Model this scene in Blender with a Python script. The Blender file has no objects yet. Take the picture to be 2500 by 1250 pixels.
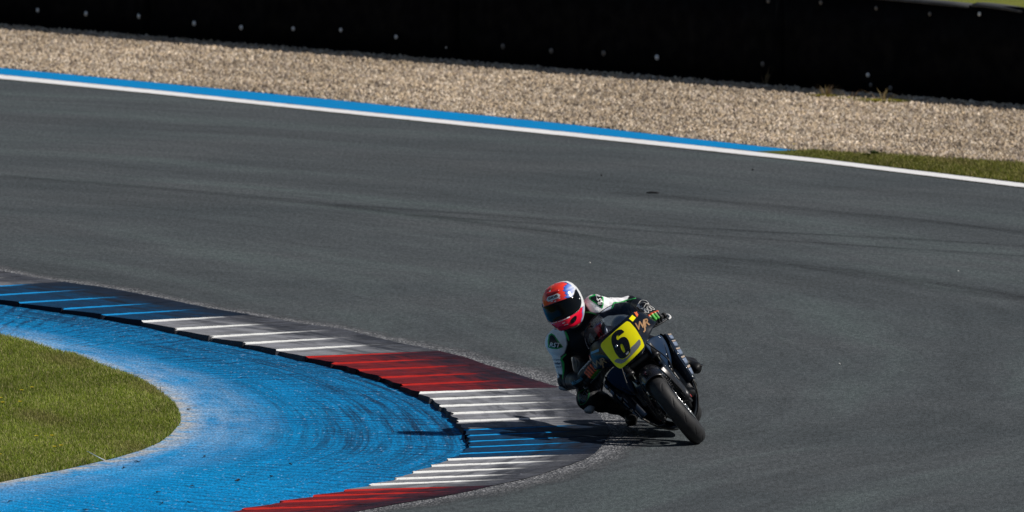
import bpy, bmesh, math, random
import numpy as np
from mathutils import Vector, Matrix
from mathutils.bvhtree import BVHTree

# ------------------------------------------------------------------ camera, sky, sun, exposure
scene = bpy.context.scene
COL = scene.collection
rng = np.random.default_rng(7)
random.seed(7)
cam_data = bpy.data.cameras.new('camera')
cam_data.sensor_width = 36.0
cam_data.lens = 454.71
cam_data.clip_start = 1.0
cam_data.clip_end = 6000.0
cam_data.dof.use_dof = True
cam_data.dof.focus_distance = 85.2
cam_data.dof.aperture_fstop = 9.0
cam = bpy.data.objects.new('camera', cam_data)
COL.objects.link(cam)
cam.matrix_world = Matrix(((0.99982926, -0.01155987, 0.01441606, 0.0),
                           (0.01524525, 0.07517948, -0.99705347, -85.0),
                           (0.01044202, 0.99710301, 0.07534288, 7.65),
                           (0, 0, 0, 1)))
scene.camera = cam

SUN_EL, SUN_AZ = math.radians(44.5), math.radians(-5.0)     # azimuth from +x towards +y
to_sun = Vector((math.cos(SUN_EL)*math.cos(SUN_AZ), math.cos(SUN_EL)*math.sin(SUN_AZ), math.sin(SUN_EL)))
world = bpy.data.worlds.new('World')
scene.world = world
world.use_nodes = True
wn = world.node_tree
bg = wn.nodes['Background']
sky = wn.nodes.new('ShaderNodeTexSky')
sky.sky_type = 'NISHITA'
sky.sun_disc = False
sky.sun_elevation = SUN_EL
sky.sun_rotation = math.radians(90.0) - SUN_AZ
wn.links.new(sky.outputs[0], bg.inputs[0])
bg.inputs[1].default_value = 0.05
sun_data = bpy.data.lights.new('sun', 'SUN')
sun_data.energy = 5.0
sun_data.angle = math.radians(0.53)
sun_data.color = (1.0, 0.95, 0.88)
sun = bpy.data.objects.new('sun', sun_data)
COL.objects.link(sun)
sun.rotation_euler = to_sun.to_track_quat('Z', 'Y').to_euler()
scene.view_settings.view_transform = 'Standard'
scene.view_settings.look = 'None'
scene.view_settings.exposure = -0.18
scene.view_settings.gamma = 1.0
scene.view_settings.use_curve_mapping = False
scene.cycles.use_denoising = True
scene.cycles.max_bounces = 6

# ------------------------------------------------------------------ materials
def lin(r, g, b):
    f = lambda c: c/12.92 if c <= 0.04045 else ((c+0.055)/1.055)**2.4
    return (f(r/255), f(g/255), f(b/255))

class Shader:
    def __init__(self, name):
        self.m = bpy.data.materials.new(name)
        self.m.use_nodes = True
        self.t = self.m.node_tree
        self.b = self.t.nodes['Principled BSDF']
        self.out = self.t.nodes['Material Output']
    def put(self, sock, v):
        if isinstance(v, bpy.types.NodeSocket): self.t.links.new(v, sock)
        else:
            if sock.type == 'RGBA' and len(v) == 3: v = (*v, 1.0)
            sock.default_value = v
    def node(self, typ, ins=(), **props):
        n = self.t.nodes.new(typ)
        for k, v in props.items(): setattr(n, k, v)
        for k, v in dict(ins).items(): self.put(n.inputs[k], v)
        return n
    def coord(self, which='Object'):
        return self.node('ShaderNodeTexCoord').outputs[which]
    def mapping(self, vec, scale=(1, 1, 1), loc=(0, 0, 0)):
        return self.node('ShaderNodeMapping', {'Vector': vec, 'Scale': scale, 'Location': loc}).outputs[0]
    def noise(self, vec, scale, detail=2.0, rough=0.5, dist=0.0, color=False):
        n = self.node('ShaderNodeTexNoise', {'Vector': vec, 'Scale': scale, 'Detail': detail, 'Roughness': rough, 'Distortion': dist})
        return n.outputs['Color' if color else 'Fac']
    def voronoi(self, vec, scale, out='Distance'):
        return self.node('ShaderNodeTexVoronoi', {'Vector': vec, 'Scale': scale}).outputs[out]
    def math(self, op, a, b=0.0, c=0.0, clamp=False):
        return self.node('ShaderNodeMath', {0: a, 1: b, 2: c}, operation=op, use_clamp=clamp).outputs[0]
    def ramp(self, fac, lo, hi, a=0.0, b=1.0):
        return self.node('ShaderNodeMapRange', {0: fac, 1: lo, 2: hi, 3: a, 4: b}).outputs[0]
    def mix(self, fac, a, b, blend='MIX'):
        n = self.node('ShaderNodeMix', data_type='RGBA', blend_type=blend)
        self.put(n.inputs[0], fac); self.put(n.inputs[6], a); self.put(n.inputs[7], b)
        return n.outputs[2]
    def sep(self, vec):
        return self.node('ShaderNodeSeparateXYZ', {0: vec}).outputs
    def comb(self, x, y, z):
        return self.node('ShaderNodeCombineXYZ', {0: x, 1: y, 2: z}).outputs[0]
    def attr(self, name, out='Color'):
        return self.node('ShaderNodeAttribute', attribute_name=name).outputs[out]
    def bump(self, h, strength=0.3, dist=0.01):
        self.put(self.b.inputs['Normal'], self.node('ShaderNodeBump', {'Height': h, 'Strength': strength, 'Distance': dist}).outputs[0])
    def set(self, **kw):
        names = dict(color='Base Color', rough='Roughness', metal='Metallic', spec='Specular IOR Level', coat='Coat Weight', coat_rough='Coat Roughness', alpha='Alpha')
        for k, v in kw.items(): self.put(self.b.inputs[names[k]], v)
        return self

def pbr(name, color, rough=0.5, metal=0.0, var=0.12, vscale=14.0, bump=0.0, bscale=90.0, spec=0.5, coat=0.0):
    s = Shader(name)
    o = s.coord()
    n = s.noise(o, vscale, 4.0, 0.6)
    f = s.ramp(n, 0.3, 0.7, 1.0-var, 1.0+var)
    s.set(color=s.mix(1.0, color, s.comb(f, f, f), 'MULTIPLY'), metal=metal, spec=spec, coat=coat)
    s.set(rough=s.ramp(s.noise(o, vscale*2.3, 3.0), 0.3, 0.7, max(0.02, rough*0.8), min(1.0, rough*1.2)))
    if bump: s.bump(s.noise(o, bscale, 3.0), bump, 0.004)
    return s.m

def painted(name, rough=0.45, bump=0.0, bscale=120.0, coat=0.0, spec=0.5, var=0.1):
    """colour comes from the object's own 'Col' paint attribute"""
    s = Shader(name)
    o = s.coord()
    f = s.ramp(s.noise(o, 22.0, 4.0, 0.6), 0.3, 0.7, 1.0-var, 1.0+var)
    s.set(color=s.mix(1.0, s.attr('Col'), s.comb(f, f, f), 'MULTIPLY'), rough=rough, coat=coat, spec=spec)
    if bump: s.bump(s.noise(o, bscale, 4.0, 0.6), bump, 0.006)
    return s.m

# ------------------------------------------------------------------ object helpers
def obj(name, verts, faces, mat, parent=None, smooth=True, cols=None, uvs=None, label=None, cat=None, group=None, kind=None):
    me = bpy.data.meshes.new(name)
    me.from_pydata([tuple(map(float, v)) for v in verts] if not isinstance(verts, np.ndarray) else verts.tolist(), [], faces if isinstance(faces, list) else faces.tolist())
    if mat: me.materials.append(mat)
    if smooth: me.polygons.foreach_set('use_smooth', [True]*len(me.polygons))
    if cols is not None:
        a = me.color_attributes.new('Col', 'FLOAT_COLOR', 'POINT')
        c = np.ones((len(me.vertices), 4), np.float32); c[:, :3] = cols
        a.data.foreach_set('color', c.ravel())
    if uvs is not None:
        uv = me.uv_layers.new(name='UVMap')
        idx = np.empty(len(me.loops), np.int32); me.loops.foreach_get('vertex_index', idx)
        uv.data.foreach_set('uv', np.asarray(uvs, np.float32)[idx].ravel())
    me.update()
    o = bpy.data.objects.new(name, me)
    COL.objects.link(o)
    if parent: o.parent = parent
    return tag(o, label, cat, group, kind)

def tag(o, label=None, cat=None, group=None, kind=None):
    for k, v in (('label', label), ('category', cat), ('group', group), ('kind', kind)):
        if v: o[k] = v
    return o

def empty(name, matrix=None, **kw):
    o = bpy.data.objects.new(name, None)
    o.empty_display_size = 0.1
    COL.objects.link(o)
    if matrix is not None: o.matrix_world = matrix
    return tag(o, **kw)

def cr(pts, n=8):
    p = np.array(pts, float)
    if len(p) == 2:
        t = np.linspace(0, 1, n+1)[:, None]; return p[0]*(1-t)+p[1]*t
    q = np.vstack([2*p[0]-p[1], p, 2*p[-1]-p[-2]]); o = []
    for i in range(len(p)-1):
        a, b, c, d = q[i:i+4]
        for t in np.linspace(0, 1, n, endpoint=False):
            o.append(.5*((2*b)+(-a+c)*t+(2*a-5*b+4*c-d)*t*t+(-a+3*b-3*c+d)*t**3))
    o.append(p[-1]); return np.array(o)

class MB:
    """collects shapes into one mesh"""
    def __init__(self): self.v, self.f, self.c = [], [], []
    def add(self, v, f, col=None):
        n = len(self.v); self.v += [tuple(map(float, p)) for p in v]
        self.f += [tuple(int(i)+n for i in q) for q in f]
        self.c += [col or (1, 1, 1)]*len(v)
        return self
    def build(self, name, mat, parent=None, smooth=True, cols=False, **kw):
        return obj(name, self.v, self.f, mat, parent, smooth, cols=np.array(self.c) if cols else None, **kw)
    def tube(self, path, r, n=10, col=None, flat=1.0):
        p = np.asarray(path, float); m = len(p)
        rr = np.full(m, r, float) if np.isscalar(r) else np.interp(np.linspace(0, 1, m), np.linspace(0, 1, len(r)), r)
        tg = np.gradient(p, axis=0); tg /= np.linalg.norm(tg, axis=1)[:, None]+1e-12
        up = np.array([0, 0, 1.0]) if abs(tg[0][2]) < .9 else np.array([0, 1.0, 0])
        v = []
        x = np.cross(tg[0], up); x /= np.linalg.norm(x)
        for i in range(m):
            x = x-tg[i]*(x@tg[i]); x /= np.linalg.norm(x); y = np.cross(tg[i], x)
            for k in range(n):
                a = 2*math.pi*k/n
                v.append(p[i]+rr[i]*(math.cos(a)*x*flat+math.sin(a)*y))
        f = [(i*n+k, i*n+(k+1) % n, (i+1)*n+(k+1) % n, (i+1)*n+k) for i in range(m-1) for k in range(n)]
        f += [tuple(range(n))[::-1], tuple((m-1)*n+k for k in range(n))]
        return self.add(v, f, col)
    def loft(self, rings, col=None, cap=True, closed=True):
        n = len(rings[0]); m = len(rings)
        v = [p for r in rings for p in r]
        kk = n if closed else n-1
        f = [(i*n+k, i*n+(k+1) % n, (i+1)*n+(k+1) % n, (i+1)*n+k) for i in range(m-1) for k in range(kk)]
        if cap and closed: f += [tuple(range(n))[::-1], tuple((m-1)*n+k for k in range(n))]
        return self.add(v, f, col)
    def box(self, c, s, rot=None, bevel=0.0, col=None):
        bm = bmesh.new(); bmesh.ops.create_cube(bm, size=1.0)
        for w in bm.verts: w.co = Vector((w.co.x*s[0], w.co.y*s[1], w.co.z*s[2]))
        if bevel: bmesh.ops.bevel(bm, geom=list(bm.edges), offset=bevel, segments=2, affect='EDGES', profile=.5)
        M = rot or Matrix.Identity(3)
        bm.verts.index_update()
        v = [M @ w.co+Vector(c) for w in bm.verts]; f = [[w.index for w in q.verts] for q in bm.faces]
        bm.free(); return self.add(v, f, col)
    def lathe(self, prof, c, n=48, col=None, closed=False):
        """profile of (radius, y) pairs turned about the y axis through c"""
        m = len(prof); v = []
        for k in range(n):
            a = 2*math.pi*k/n
            for r, y in prof: v.append((c[0]+r*math.cos(a), c[1]+y, c[2]+r*math.sin(a)))
        mm = m if closed else m-1
        f = [(k*m+j, k*m+(j+1) % m, ((k+1) % n)*m+(j+1) % m, ((k+1) % n)*m+j) for k in range(n) for j in range(mm)]
        return self.add(v, f, col)
    def shell(self, P, th=0.004, col=None):
        """grid of points made into a sheet with thickness"""
        P = np.asarray(P, float); nu, nv = P.shape[:2]
        du = np.gradient(P, axis=0); dv = np.gradient(P, axis=1)
        N = np.cross(du, dv); N /= np.linalg.norm(N, axis=2)[..., None]+1e-9
        Q = P-N*th
        v = list(P.reshape(-1, 3))+list(Q.reshape(-1, 3)); o = nu*nv
        id_ = lambda i, j: i*nv+j
        f = []
        for i in range(nu-1):
            for j in range(nv-1):
                a, b, c, d = id_(i, j), id_(i+1, j), id_(i+1, j+1), id_(i, j+1)
                f += [(a, b, c, d), (a+o, d+o, c+o, b+o)]
        rim = [id_(i, 0) for i in range(nu)]+[id_(nu-1, j) for j in range(1, nv)]+[id_(i, nv-1) for i in range(nu-2, -1, -1)]+[id_(0, j) for j in range(nv-2, 0, -1)]
        for k in range(len(rim)):
            a, b = rim[k], rim[(k+1) % len(rim)]
            f.append((b, a, a+o, b+o))
        return self.add(v, f, col)

def smooth_grid(rows, nu=6, nv=6):
    """control rows of points -> dense grid by Catmull-Rom both ways"""
    A = np.array([cr(r, nv) for r in rows])
    return np.array([cr(A[:, j], nu) for j in range(A.shape[1])]).transpose(1, 0, 2)

def both_sides(half, cy, nu=6, nv=6):
    """rows running from the centre line outwards -> one sheet from side to side"""
    g = smooth_grid(half, nu, nv); m = g.copy(); m[..., 1] = -m[..., 1]
    P = np.concatenate([m[:, :0:-1], g], 1); P[..., 1] += cy; return P

def mirror(P, c=0.0):
    P = np.array(P, float); P[..., 1] = 2*c-P[..., 1]; return P

def fill_poly(loops, maxlen=0.02):
    bm = bmesh.new()
    for lp in loops:
        vs = [bm.verts.new((a, b, 0)) for a, b in lp]
        for i in range(len(vs)): bm.edges.new((vs[i], vs[(i+1) % len(vs)]))
    bmesh.ops.triangle_fill(bm, use_beauty=True, edges=list(bm.edges))
    for _ in range(5):
        long_ = [e for e in bm.edges if e.calc_length() > maxlen]
        if not long_: break
        bmesh.ops.subdivide_edges(bm, edges=long_, cuts=1)
        bmesh.ops.triangulate(bm, faces=list(bm.faces))
    bm.verts.index_update()
    v = np.array([w.co[:2] for w in bm.verts]); f = [[w.index for w in q.verts] for q in bm.faces]
    bm.free(); return v, f

def text2d(body, size, shear=0.0, bold=0.0, outline=False):
    cu = bpy.data.curves.new('text', 'FONT'); cu.body = body; cu.size = size; cu.shear = shear; cu.offset = bold
    cu.align_x = 'CENTER'; cu.align_y = 'CENTER'; cu.resolution_u = 2
    o = bpy.data.objects.new('text', cu); COL.objects.link(o)
    bpy.context.view_layer.update()
    me = bpy.data.meshes.new_from_object(o.evaluated_get(bpy.context.evaluated_depsgraph_get()))
    v = np.array([w.co[:2] for w in me.vertices]); f = [list(p.vertices) for p in me.polygons]
    bpy.data.objects.remove(o); bpy.data.curves.remove(cu); bpy.data.meshes.remove(me)
    return v, f

# ------------------------------------------------------------------ signed-distance sculpting -> one continuous skin
class Sculpt:
    def __init__(self, lo, hi, h):
        self.lo = np.array(lo, np.float32); self.h = h
        n = np.ceil((np.array(hi)-np.array(lo))/h).astype(int)+1
        self.ax = [self.lo[i]+h*np.arange(n[i], dtype=np.float32) for i in range(3)]
        self.D = np.full(n, 1.0, np.float32); self.id = np.zeros(n, np.int16)
    def _blk(self, lo, hi):
        s = []
        for i in range(3):
            a = max(0, int((lo[i]-self.lo[i])/self.h)); b = min(len(self.ax[i]), int((hi[i]-self.lo[i])/self.h)+2)
            s.append(slice(a, max(a, b)))
        return tuple(s), self.ax[0][s[0]][:, None, None], self.ax[1][s[1]][None, :, None], self.ax[2][s[2]][None, None, :]
    def _join(self, s, d, k, pid):
        A = self.D[s]
        self.id[s] = np.where(d < A, pid, self.id[s])
        h = np.maximum(k-np.abs(A-d), 0.0)/k if k > 0 else 0.0
        self.D[s] = np.minimum(A, d)-h*h*k*0.25
    def cap(self, a, b, ra, rb, k=0.03, pid=0):
        a = np.array(a, np.float32); b = np.array(b, np.float32); m = max(ra, rb)+0.05
        s, X, Y, Z = self._blk(np.minimum(a, b)-m, np.maximum(a, b)+m)
        ab = b-a; L = float(ab@ab)+1e-9
        t = np.clip(((X-a[0])*ab[0]+(Y-a[1])*ab[1]+(Z-a[2])*ab[2])/L, 0, 1)
        d = np.sqrt((X-a[0]-t*ab[0])**2+(Y-a[1]-t*ab[1])**2+(Z-a[2]-t*ab[2])**2)-(ra+(rb-ra)*t)
        self._join(s, d, k, pid); return self
    def ell(self, c, r, rot=None, k=0.03, pid=0):
        c = np.array(c, np.float32); m = max(r)+0.05
        s, X, Y, Z = self._blk(c-m, c+m)
        M = np.array(rot if rot is not None else np.eye(3), np.float32)
        p = [M[0][i]*(X-c[0])+M[1][i]*(Y-c[1])+M[2][i]*(Z-c[2]) for i in range(3)]
        k0 = np.sqrt(sum((p[i]/r[i])**2 for i in range(3))); k1 = np.sqrt(sum((p[i]/r[i]**2)**2 for i in range(3)))+1e-6
        self._join(s, k0*(k0-1)/k1, k, pid); return self
    def skin(self, wrinkle=0.0):
        D = self.D
        if wrinkle:
            X = self.ax[0][:, None, None]; Y = self.ax[1][None, :, None]; Z = self.ax[2][None, None, :]
            w = np.sin(61*X+23*Z+3*np.sin(31*Y))*np.sin(47*Y-37*Z+2*np.sin(29*X))+0.6*np.sin(97*Z+40*Y+4*np.sin(43*X))
            D = D+np.where(np.abs(D) < 0.03, w*wrinkle, 0).astype(np.float32)
        N = np.array(D.shape); S = D < 0
        c0 = np.zeros(N-1, np.int8)
        for i in (0, 1):
            for j in (0, 1):
                for k in (0, 1): c0 += S[i:N[0]-1+i, j:N[1]-1+j, k:N[2]-1+k]
        act = (c0 > 0) & (c0 < 8); ii = np.argwhere(act)
        idx = -np.ones(N-1, np.int64); idx[act] = np.arange(len(ii))
        acc = np.zeros((len(ii), 3)); cnt = np.zeros(len(ii))
        cor = np.array([(i, j, k) for i in (0, 1) for j in (0, 1) for k in (0, 1)])
        for a in range(8):
            for b in range(a+1, 8):
                if np.abs(cor[a]-cor[b]).sum() != 1: continue
                da = D[tuple((ii+cor[a]).T)]; db = D[tuple((ii+cor[b]).T)]
                x = (da < 0) != (db < 0); t = np.where(x, da/(da-db+1e-20), 0)
                acc += np.where(x[:, None], cor[a]+t[:, None]*(cor[b]-cor[a]), 0); cnt += x
        V = self.lo+self.h*(ii+acc/cnt[:, None])
        F = []
        for ax in range(3):
            o = [(1, 2), (2, 0), (0, 1)][ax]
            sl0 = [slice(None)]*3; sl1 = [slice(None)]*3
            sl0[ax] = slice(0, N[ax]-1); sl1[ax] = slice(1, N[ax])
            A = S[tuple(sl0)]; B = S[tuple(sl1)]
            e = np.argwhere(A != B)
            ok = (e[:, o[0]] > 0) & (e[:, o[1]] > 0) & (e[:, o[0]] < N[o[0]]-1) & (e[:, o[1]] < N[o[1]]-1)
            e = e[ok]
            if not len(e): continue
            u = np.zeros(3, int); u[o[0]] = 1; w = np.zeros(3, int); w[o[1]] = 1
            q = np.stack([idx[tuple((e-u-w).T)], idx[tuple((e-w).T)], idx[tuple(e.T)], idx[tuple((e-u).T)]], 1)
            fl = B[tuple(e.T)]
            q[~fl] = q[~fl][:, ::-1]
            F.append(q)
        F = np.concatenate(F)
        g = np.gradient(D, self.h)
        ci = np.clip(np.round((V-self.lo)/self.h).astype(int), 0, N-1)
        Nn = np.stack([gg[tuple(ci.T)] for gg in g], 1); Nn /= np.linalg.norm(Nn, axis=1)[:, None]+1e-9
        return V, F, Nn, self.id[tuple(ci.T)]

def in_poly(x, y, poly):
    p = np.array(poly); r = np.zeros(np.shape(x), bool); j = len(p)-1
    for i in range(len(p)):
        c = ((p[i, 1] > y) != (p[j, 1] > y)) & (x < (p[j, 0]-p[i, 0])*(y-p[i, 1])/(p[j, 1]-p[i, 1]+1e-12)+p[i, 0])
        r ^= c; j = i
    return r

def dist_line(x, y, line):
    d = np.full(np.shape(x), 9.0)
    for (ax, ay), (bx, by) in zip(line[:-1], line[1:]):
        L = (bx-ax)**2+(by-ay)**2+1e-12
        t = np.clip(((x-ax)*(bx-ax)+(y-ay)*(by-ay))/L, 0, 1)
        d = np.minimum(d, np.hypot(x-ax-t*(bx-ax), y-ay-t*(by-ay)))
    return d

# ================================================================== the setting (surveyed in metres; the front tyre's contact point is the origin)
TI = [[-6.426,12.687],[-6.083,12.176],[-5.738,11.671],[-5.381,11.135],[-5.036,10.565],[-4.691,10.04],[-4.358,9.52],[-4.058,8.926],[-3.782,8.301],[-3.498,7.649],[-3.24,7.11],[-2.99,6.541],[-2.755,6.013],[-2.555,5.486],[-2.374,4.963],[-2.193,4.379],[-2.04,3.798],[-1.904,3.158],[-1.804,2.684],[-1.729,2.147],[-1.654,1.586],[-1.593,0.999],[-1.535,0.389],[-1.511,-0.035],[-1.487,-0.455],[-1.482,-0.874],[-1.526,-1.353],[-1.601,-1.831],[-1.692,-2.278],[-1.8,-2.75],[-1.906,-3.217],[-2.044,-3.627],[-2.206,-4.036],[-2.385,-4.417],[-2.572,-4.822],[-2.788,-5.334],[-3.006,-5.814],[-3.236,-6.342],[-3.475,-6.865]]
TO = [[-5.411,14.123],[-5.128,13.549],[-4.817,13.003],[-4.457,12.458],[-4.154,11.841],[-3.881,11.246],[-3.621,10.655],[-3.297,10.072],[-2.97,9.477],[-2.581,8.899],[-2.371,8.312],[-2.142,7.717],[-1.838,7.058],[-1.639,6.523],[-1.499,5.969],[-1.316,5.378],[-1.151,4.797],[-0.949,4.13],[-0.856,3.646],[-0.782,3.103],[-0.716,2.531],[-0.654,1.938],[-0.606,1.326],[-0.584,0.896],[-0.585,0.459],[-0.6,0.027],[-0.629,-0.45],[-0.663,-0.902],[-0.728,-1.339],[-0.841,-1.819],[-0.964,-2.299],[-1.082,-2.703],[-1.288,-3.22],[-1.419,-3.583],[-1.585,-3.983],[-1.865,-4.526],[-2.088,-5.012],[-2.324,-5.547],[-2.582,-6.082]]
OUT = [[-6.303,15.919],[-5.903,15.131],[-5.368,14.086],[-4.948,13.25],[-4.504,12.592],[-4.002,11.56],[-3.598,10.651],[-3.339,10.193],[-2.953,9.496],[-2.567,8.92],[-2.277,8.084],[-1.92,7.273],[-1.705,6.807],[-1.523,6.098],[-1.271,5.275],[-1.135,4.785],[-0.957,4.208],[-0.819,3.436],[-0.667,2.106],[-0.605,1.36],[-0.582,0.806],[-0.596,0.163],[-0.624,-0.322],[-0.66,-0.833],[-0.748,-1.403],[-0.87,-1.883],[-1.016,-2.447],[-1.144,-2.832],[-1.305,-3.218],[-1.495,-3.743],[-1.693,-4.153],[-1.89,-4.532],[-2.097,-4.989],[-2.321,-5.497],[-2.605,-6.085],[-2.886,-6.638]]
STR = [[-6.336,16.431],[-5.931,15.592],[-5.391,14.497],[-4.964,13.573],[-4.521,12.951],[-4.016,11.911],[-3.611,10.996],[-3.351,10.535],[-2.964,9.832],[-2.577,9.252],[-2.267,8.486],[-1.907,7.668],[-1.678,7.2],[-1.476,6.558],[-1.204,5.798],[-1.025,5.343],[-0.803,4.697],[-0.625,3.856],[-0.475,2.513],[-0.409,1.573],[-0.382,0.71],[-0.392,0.039],[-0.43,-0.416],[-0.506,-1.049],[-0.634,-1.708],[-0.761,-2.214],[-0.913,-2.746],[-1.041,-3.129],[-1.239,-3.627],[-1.462,-4.124],[-1.684,-4.56],[-1.892,-4.964],[-2.098,-5.337],[-2.335,-5.894],[-2.617,-6.476],[-2.896,-7.025]]
GE = [[-5.887,9.308],[-5.45,8.516],[-5.021,7.737],[-4.786,7.194],[-4.615,6.614],[-4.408,6.186],[-4.257,5.581],[-4.101,5.019],[-3.905,4.403],[-3.776,3.786],[-3.641,2.983],[-3.539,2.286],[-3.468,1.501],[-3.44,0.88],[-3.465,0.108],[-3.513,-0.564],[-3.615,-1.173],[-3.759,-1.75],[-3.889,-2.144],[-4.043,-2.596],[-4.213,-3.016],[-4.404,-3.52],[-4.699,-4.251],[-4.983,-5.05]]
WL = [[-7.941,39.411],[-6.666,37.785],[-5.016,35.663],[-3.419,33.474],[-1.13,30.379],[-0.03,28.857],[1.041,27.338],[2.755,24.527],[3.741,22.864]]
WU = [[-7.982,40.057],[-6.7,38.415],[-5.039,36.211],[-3.434,33.966],[-1.136,30.93],[-0.03,29.399],[1.045,27.839],[2.767,25.033],[3.757,23.35]]
BU = [[-8.054,41.172],[-6.756,39.437],[-5.086,37.32],[-3.472,35.251],[-1.147,31.99],[-0.031,30.199],[0.709,29.118],[0.909,28.802]]
BL = [[-7.982,40.057],[-6.7,38.415],[-5.039,36.211],[-3.434,33.966],[-1.136,30.93],[-0.03,29.399],[0.515,28.654],[0.908,28.695]]
VT = [[0.511,28.67],[0.997,28.925],[1.468,28.468],[1.809,28.154],[2.486,27.582],[2.824,27.376],[3.874,26.825]]
VB = [[0.511,28.6],[1.045,27.839],[2.767,25.033],[3.757,23.35]]
BAR = [[-9.5,49.224],[5.5,32.791]]
BOLT = [[4.126,0.187],[4.895,0.191],[5.735,0.208],[6.593,0.176],[7.322,0.172],[8.12,0.2],[8.842,0.224],[9.676,0.197],[10.479,0.487],[10.451,0.309],[10.436,0.135],[11.265,0.186],[13.502,0.194],[16.472,0.182],[15.073,0.815],[15.806,0.835],[16.574,0.819],[17.311,0.801],[17.986,0.834],[15.003,0.209],[16.513,0.091],[16.785,0.074],[12.735,0.194],[11.974,0.178]]
DEB = [[-3.599,-2.02],[-3.667,-2.433],[-3.379,-4.084],[-3.769,-5.301],[-4.272,-4.825],[-3.183,-1.587],[-2.902,-3.187],[-3.157,-4.739],[-2.705,-2.908],[-3.322,-4.814],[-3.426,1.887],[-2.91,-3.245],[-3.18,-3.643],[-2.61,-2.066]]
FLW = [[-4.596,2.681],[-4.542,2.917],[-4.672,1.704],[-4.563,1.783],[-4.313,-0.785],[-4.219,-0.742],[-4.122,-1.445],[-4.155,-1.538],[-4.478,-2.137],[-4.71,2.051]]
FEA = [[-3.909,-2.215]]
TRK = [[-0.389,23.357],[0.46,26.306],[-0.839,25.374],[-0.846,15.483],[2.015,15.081],[1.006,6.313]]
WEED = [[0.644,38.119],[1.678,36.57],[1.943,36.251],[2.273,36.007],[0.148,37.465],[1.551,28.163]]
MARK = [[[-3.002,21.631],[-2.382,21.163],[-1.022,20.077],[0.311,19.239],[1.624,18.548],[2.594,17.903],[3.236,17.522]],[[-2.367,20.51],[-1.016,19.528],[0.309,18.476],[1.609,17.488],[3.201,16.397]],[[-0.017,16.459],[0.94,15.335],[1.714,14.007],[2.466,12.595],[3.044,11.239]],[[-5.943,24.577],[-4.493,23.224],[-3.07,21.62],[-1.681,19.606],[-0.344,17.491]],[[-0.713,23.45],[0.656,21.983],[1.985,20.324],[3.265,18.493]]]
WHITE_L = [[-0.059,1.221],[-0.007,1.186],[0.026,1.178],[0.085,1.125],[0.124,1.066],[0.17,1.015],[0.177,0.995],[0.148,1.005],[0.119,1.017],[0.09,1.04],[0.052,1.024],[0.021,1.035],[-0.002,1.042],[-0.046,1.069],[-0.067,1.096],[-0.064,1.151],[-0.072,1.19]]
WHITE_R = [[-0.343,1.256],[-0.302,1.19],[-0.331,1.143],[-0.286,1.104],[-0.299,1.066],[-0.326,1.018],[-0.352,0.997],[-0.376,0.981],[-0.41,0.98],[-0.446,0.921],[-0.471,0.872],[-0.49,0.887],[-0.493,0.976],[-0.452,1.117]]
WHITE_T = [[-0.035,0.978],[-0.038,0.933],[-0.06,0.9],[-0.091,0.907],[-0.07,0.937],[-0.055,0.943]]
GREEN_L = [[0.051,1.022],[0.068,1.03],[0.089,1.039],[0.119,1.017],[0.177,0.995],[0.223,0.977]]
GREEN_R = [[-0.371,0.968],[-0.415,0.961],[-0.425,0.93],[-0.459,0.884],[-0.491,0.849]]
GREEN_C = [[-0.28,1.091],[-0.301,1.028]]
GREEN_T = [[-0.037,0.978],[-0.031,0.961],[-0.038,0.93]]
GREEN_N = [[-0.102,1.116],[-0.071,1.092],[-0.048,1.056]]
CUP_L = [[-0.02,1.173],[-0.007,1.173],[0.016,1.166],[0.058,1.137],[0.057,1.118],[0.046,1.098],[0.026,1.078],[0.009,1.065],[0.005,1.071],[-0.004,1.104],[-0.024,1.163]]
CUP_R = [[-0.382,1.137],[-0.362,1.136],[-0.354,1.115],[-0.356,1.06],[-0.357,1.021],[-0.396,1.035],[-0.421,1.056],[-0.435,1.077],[-0.412,1.111]]
KNEE = [[-0.463,0.716],[-0.432,0.713],[-0.409,0.708],[-0.397,0.687],[-0.408,0.667],[-0.431,0.647],[-0.466,0.635],[-0.487,0.635],[-0.505,0.644],[-0.494,0.673],[-0.483,0.698]]
SIX = [[0.04,0.886],[0.04,0.901],[0.034,0.911],[0.017,0.92],[-0.006,0.923],[-0.03,0.918],[-0.05,0.906],[-0.066,0.885],[-0.076,0.86],[-0.086,0.823],[-0.087,0.797],[-0.085,0.779],[-0.073,0.766],[-0.051,0.759],[-0.022,0.762],[-0.0,0.773],[0.016,0.794],[0.027,0.817],[0.032,0.838],[0.029,0.856],[0.017,0.868],[-0.001,0.873],[-0.021,0.872],[-0.027,0.878],[-0.021,0.891],[-0.01,0.897],[-0.0,0.895],[0.001,0.885]]
HOLE = [[-0.03,0.839],[-0.022,0.842],[-0.017,0.838],[-0.015,0.83],[-0.019,0.813],[-0.026,0.795],[-0.031,0.789],[-0.037,0.788],[-0.042,0.793],[-0.042,0.806],[-0.037,0.826]]
VENT = [[-0.126,0.782],[-0.108,0.785],[-0.091,0.779],[-0.073,0.759],[-0.044,0.755],[-0.011,0.76],[0.019,0.788],[0.049,0.789],[0.092,0.795],[0.093,0.779],[0.081,0.764],[0.056,0.756],[0.018,0.75],[-0.03,0.744],[-0.071,0.74],[-0.1,0.745],[-0.121,0.768]]
PLATE = [[-0.135,0.91],[-0.116,0.918],[-0.077,0.923],[-0.014,0.926],[0.043,0.928],[0.091,0.927],[0.102,0.92],[0.109,0.908],[0.114,0.858],[0.111,0.819],[0.107,0.782],[0.098,0.752],[0.091,0.742],[0.074,0.736],[0.025,0.73],[-0.045,0.724],[-0.104,0.72],[-0.118,0.722],[-0.128,0.731],[-0.137,0.755],[-0.141,0.805],[-0.143,0.848],[-0.144,0.89]]
LET_L = [[0.127,0.866],[0.21,0.832],[0.17,0.813]]
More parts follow.
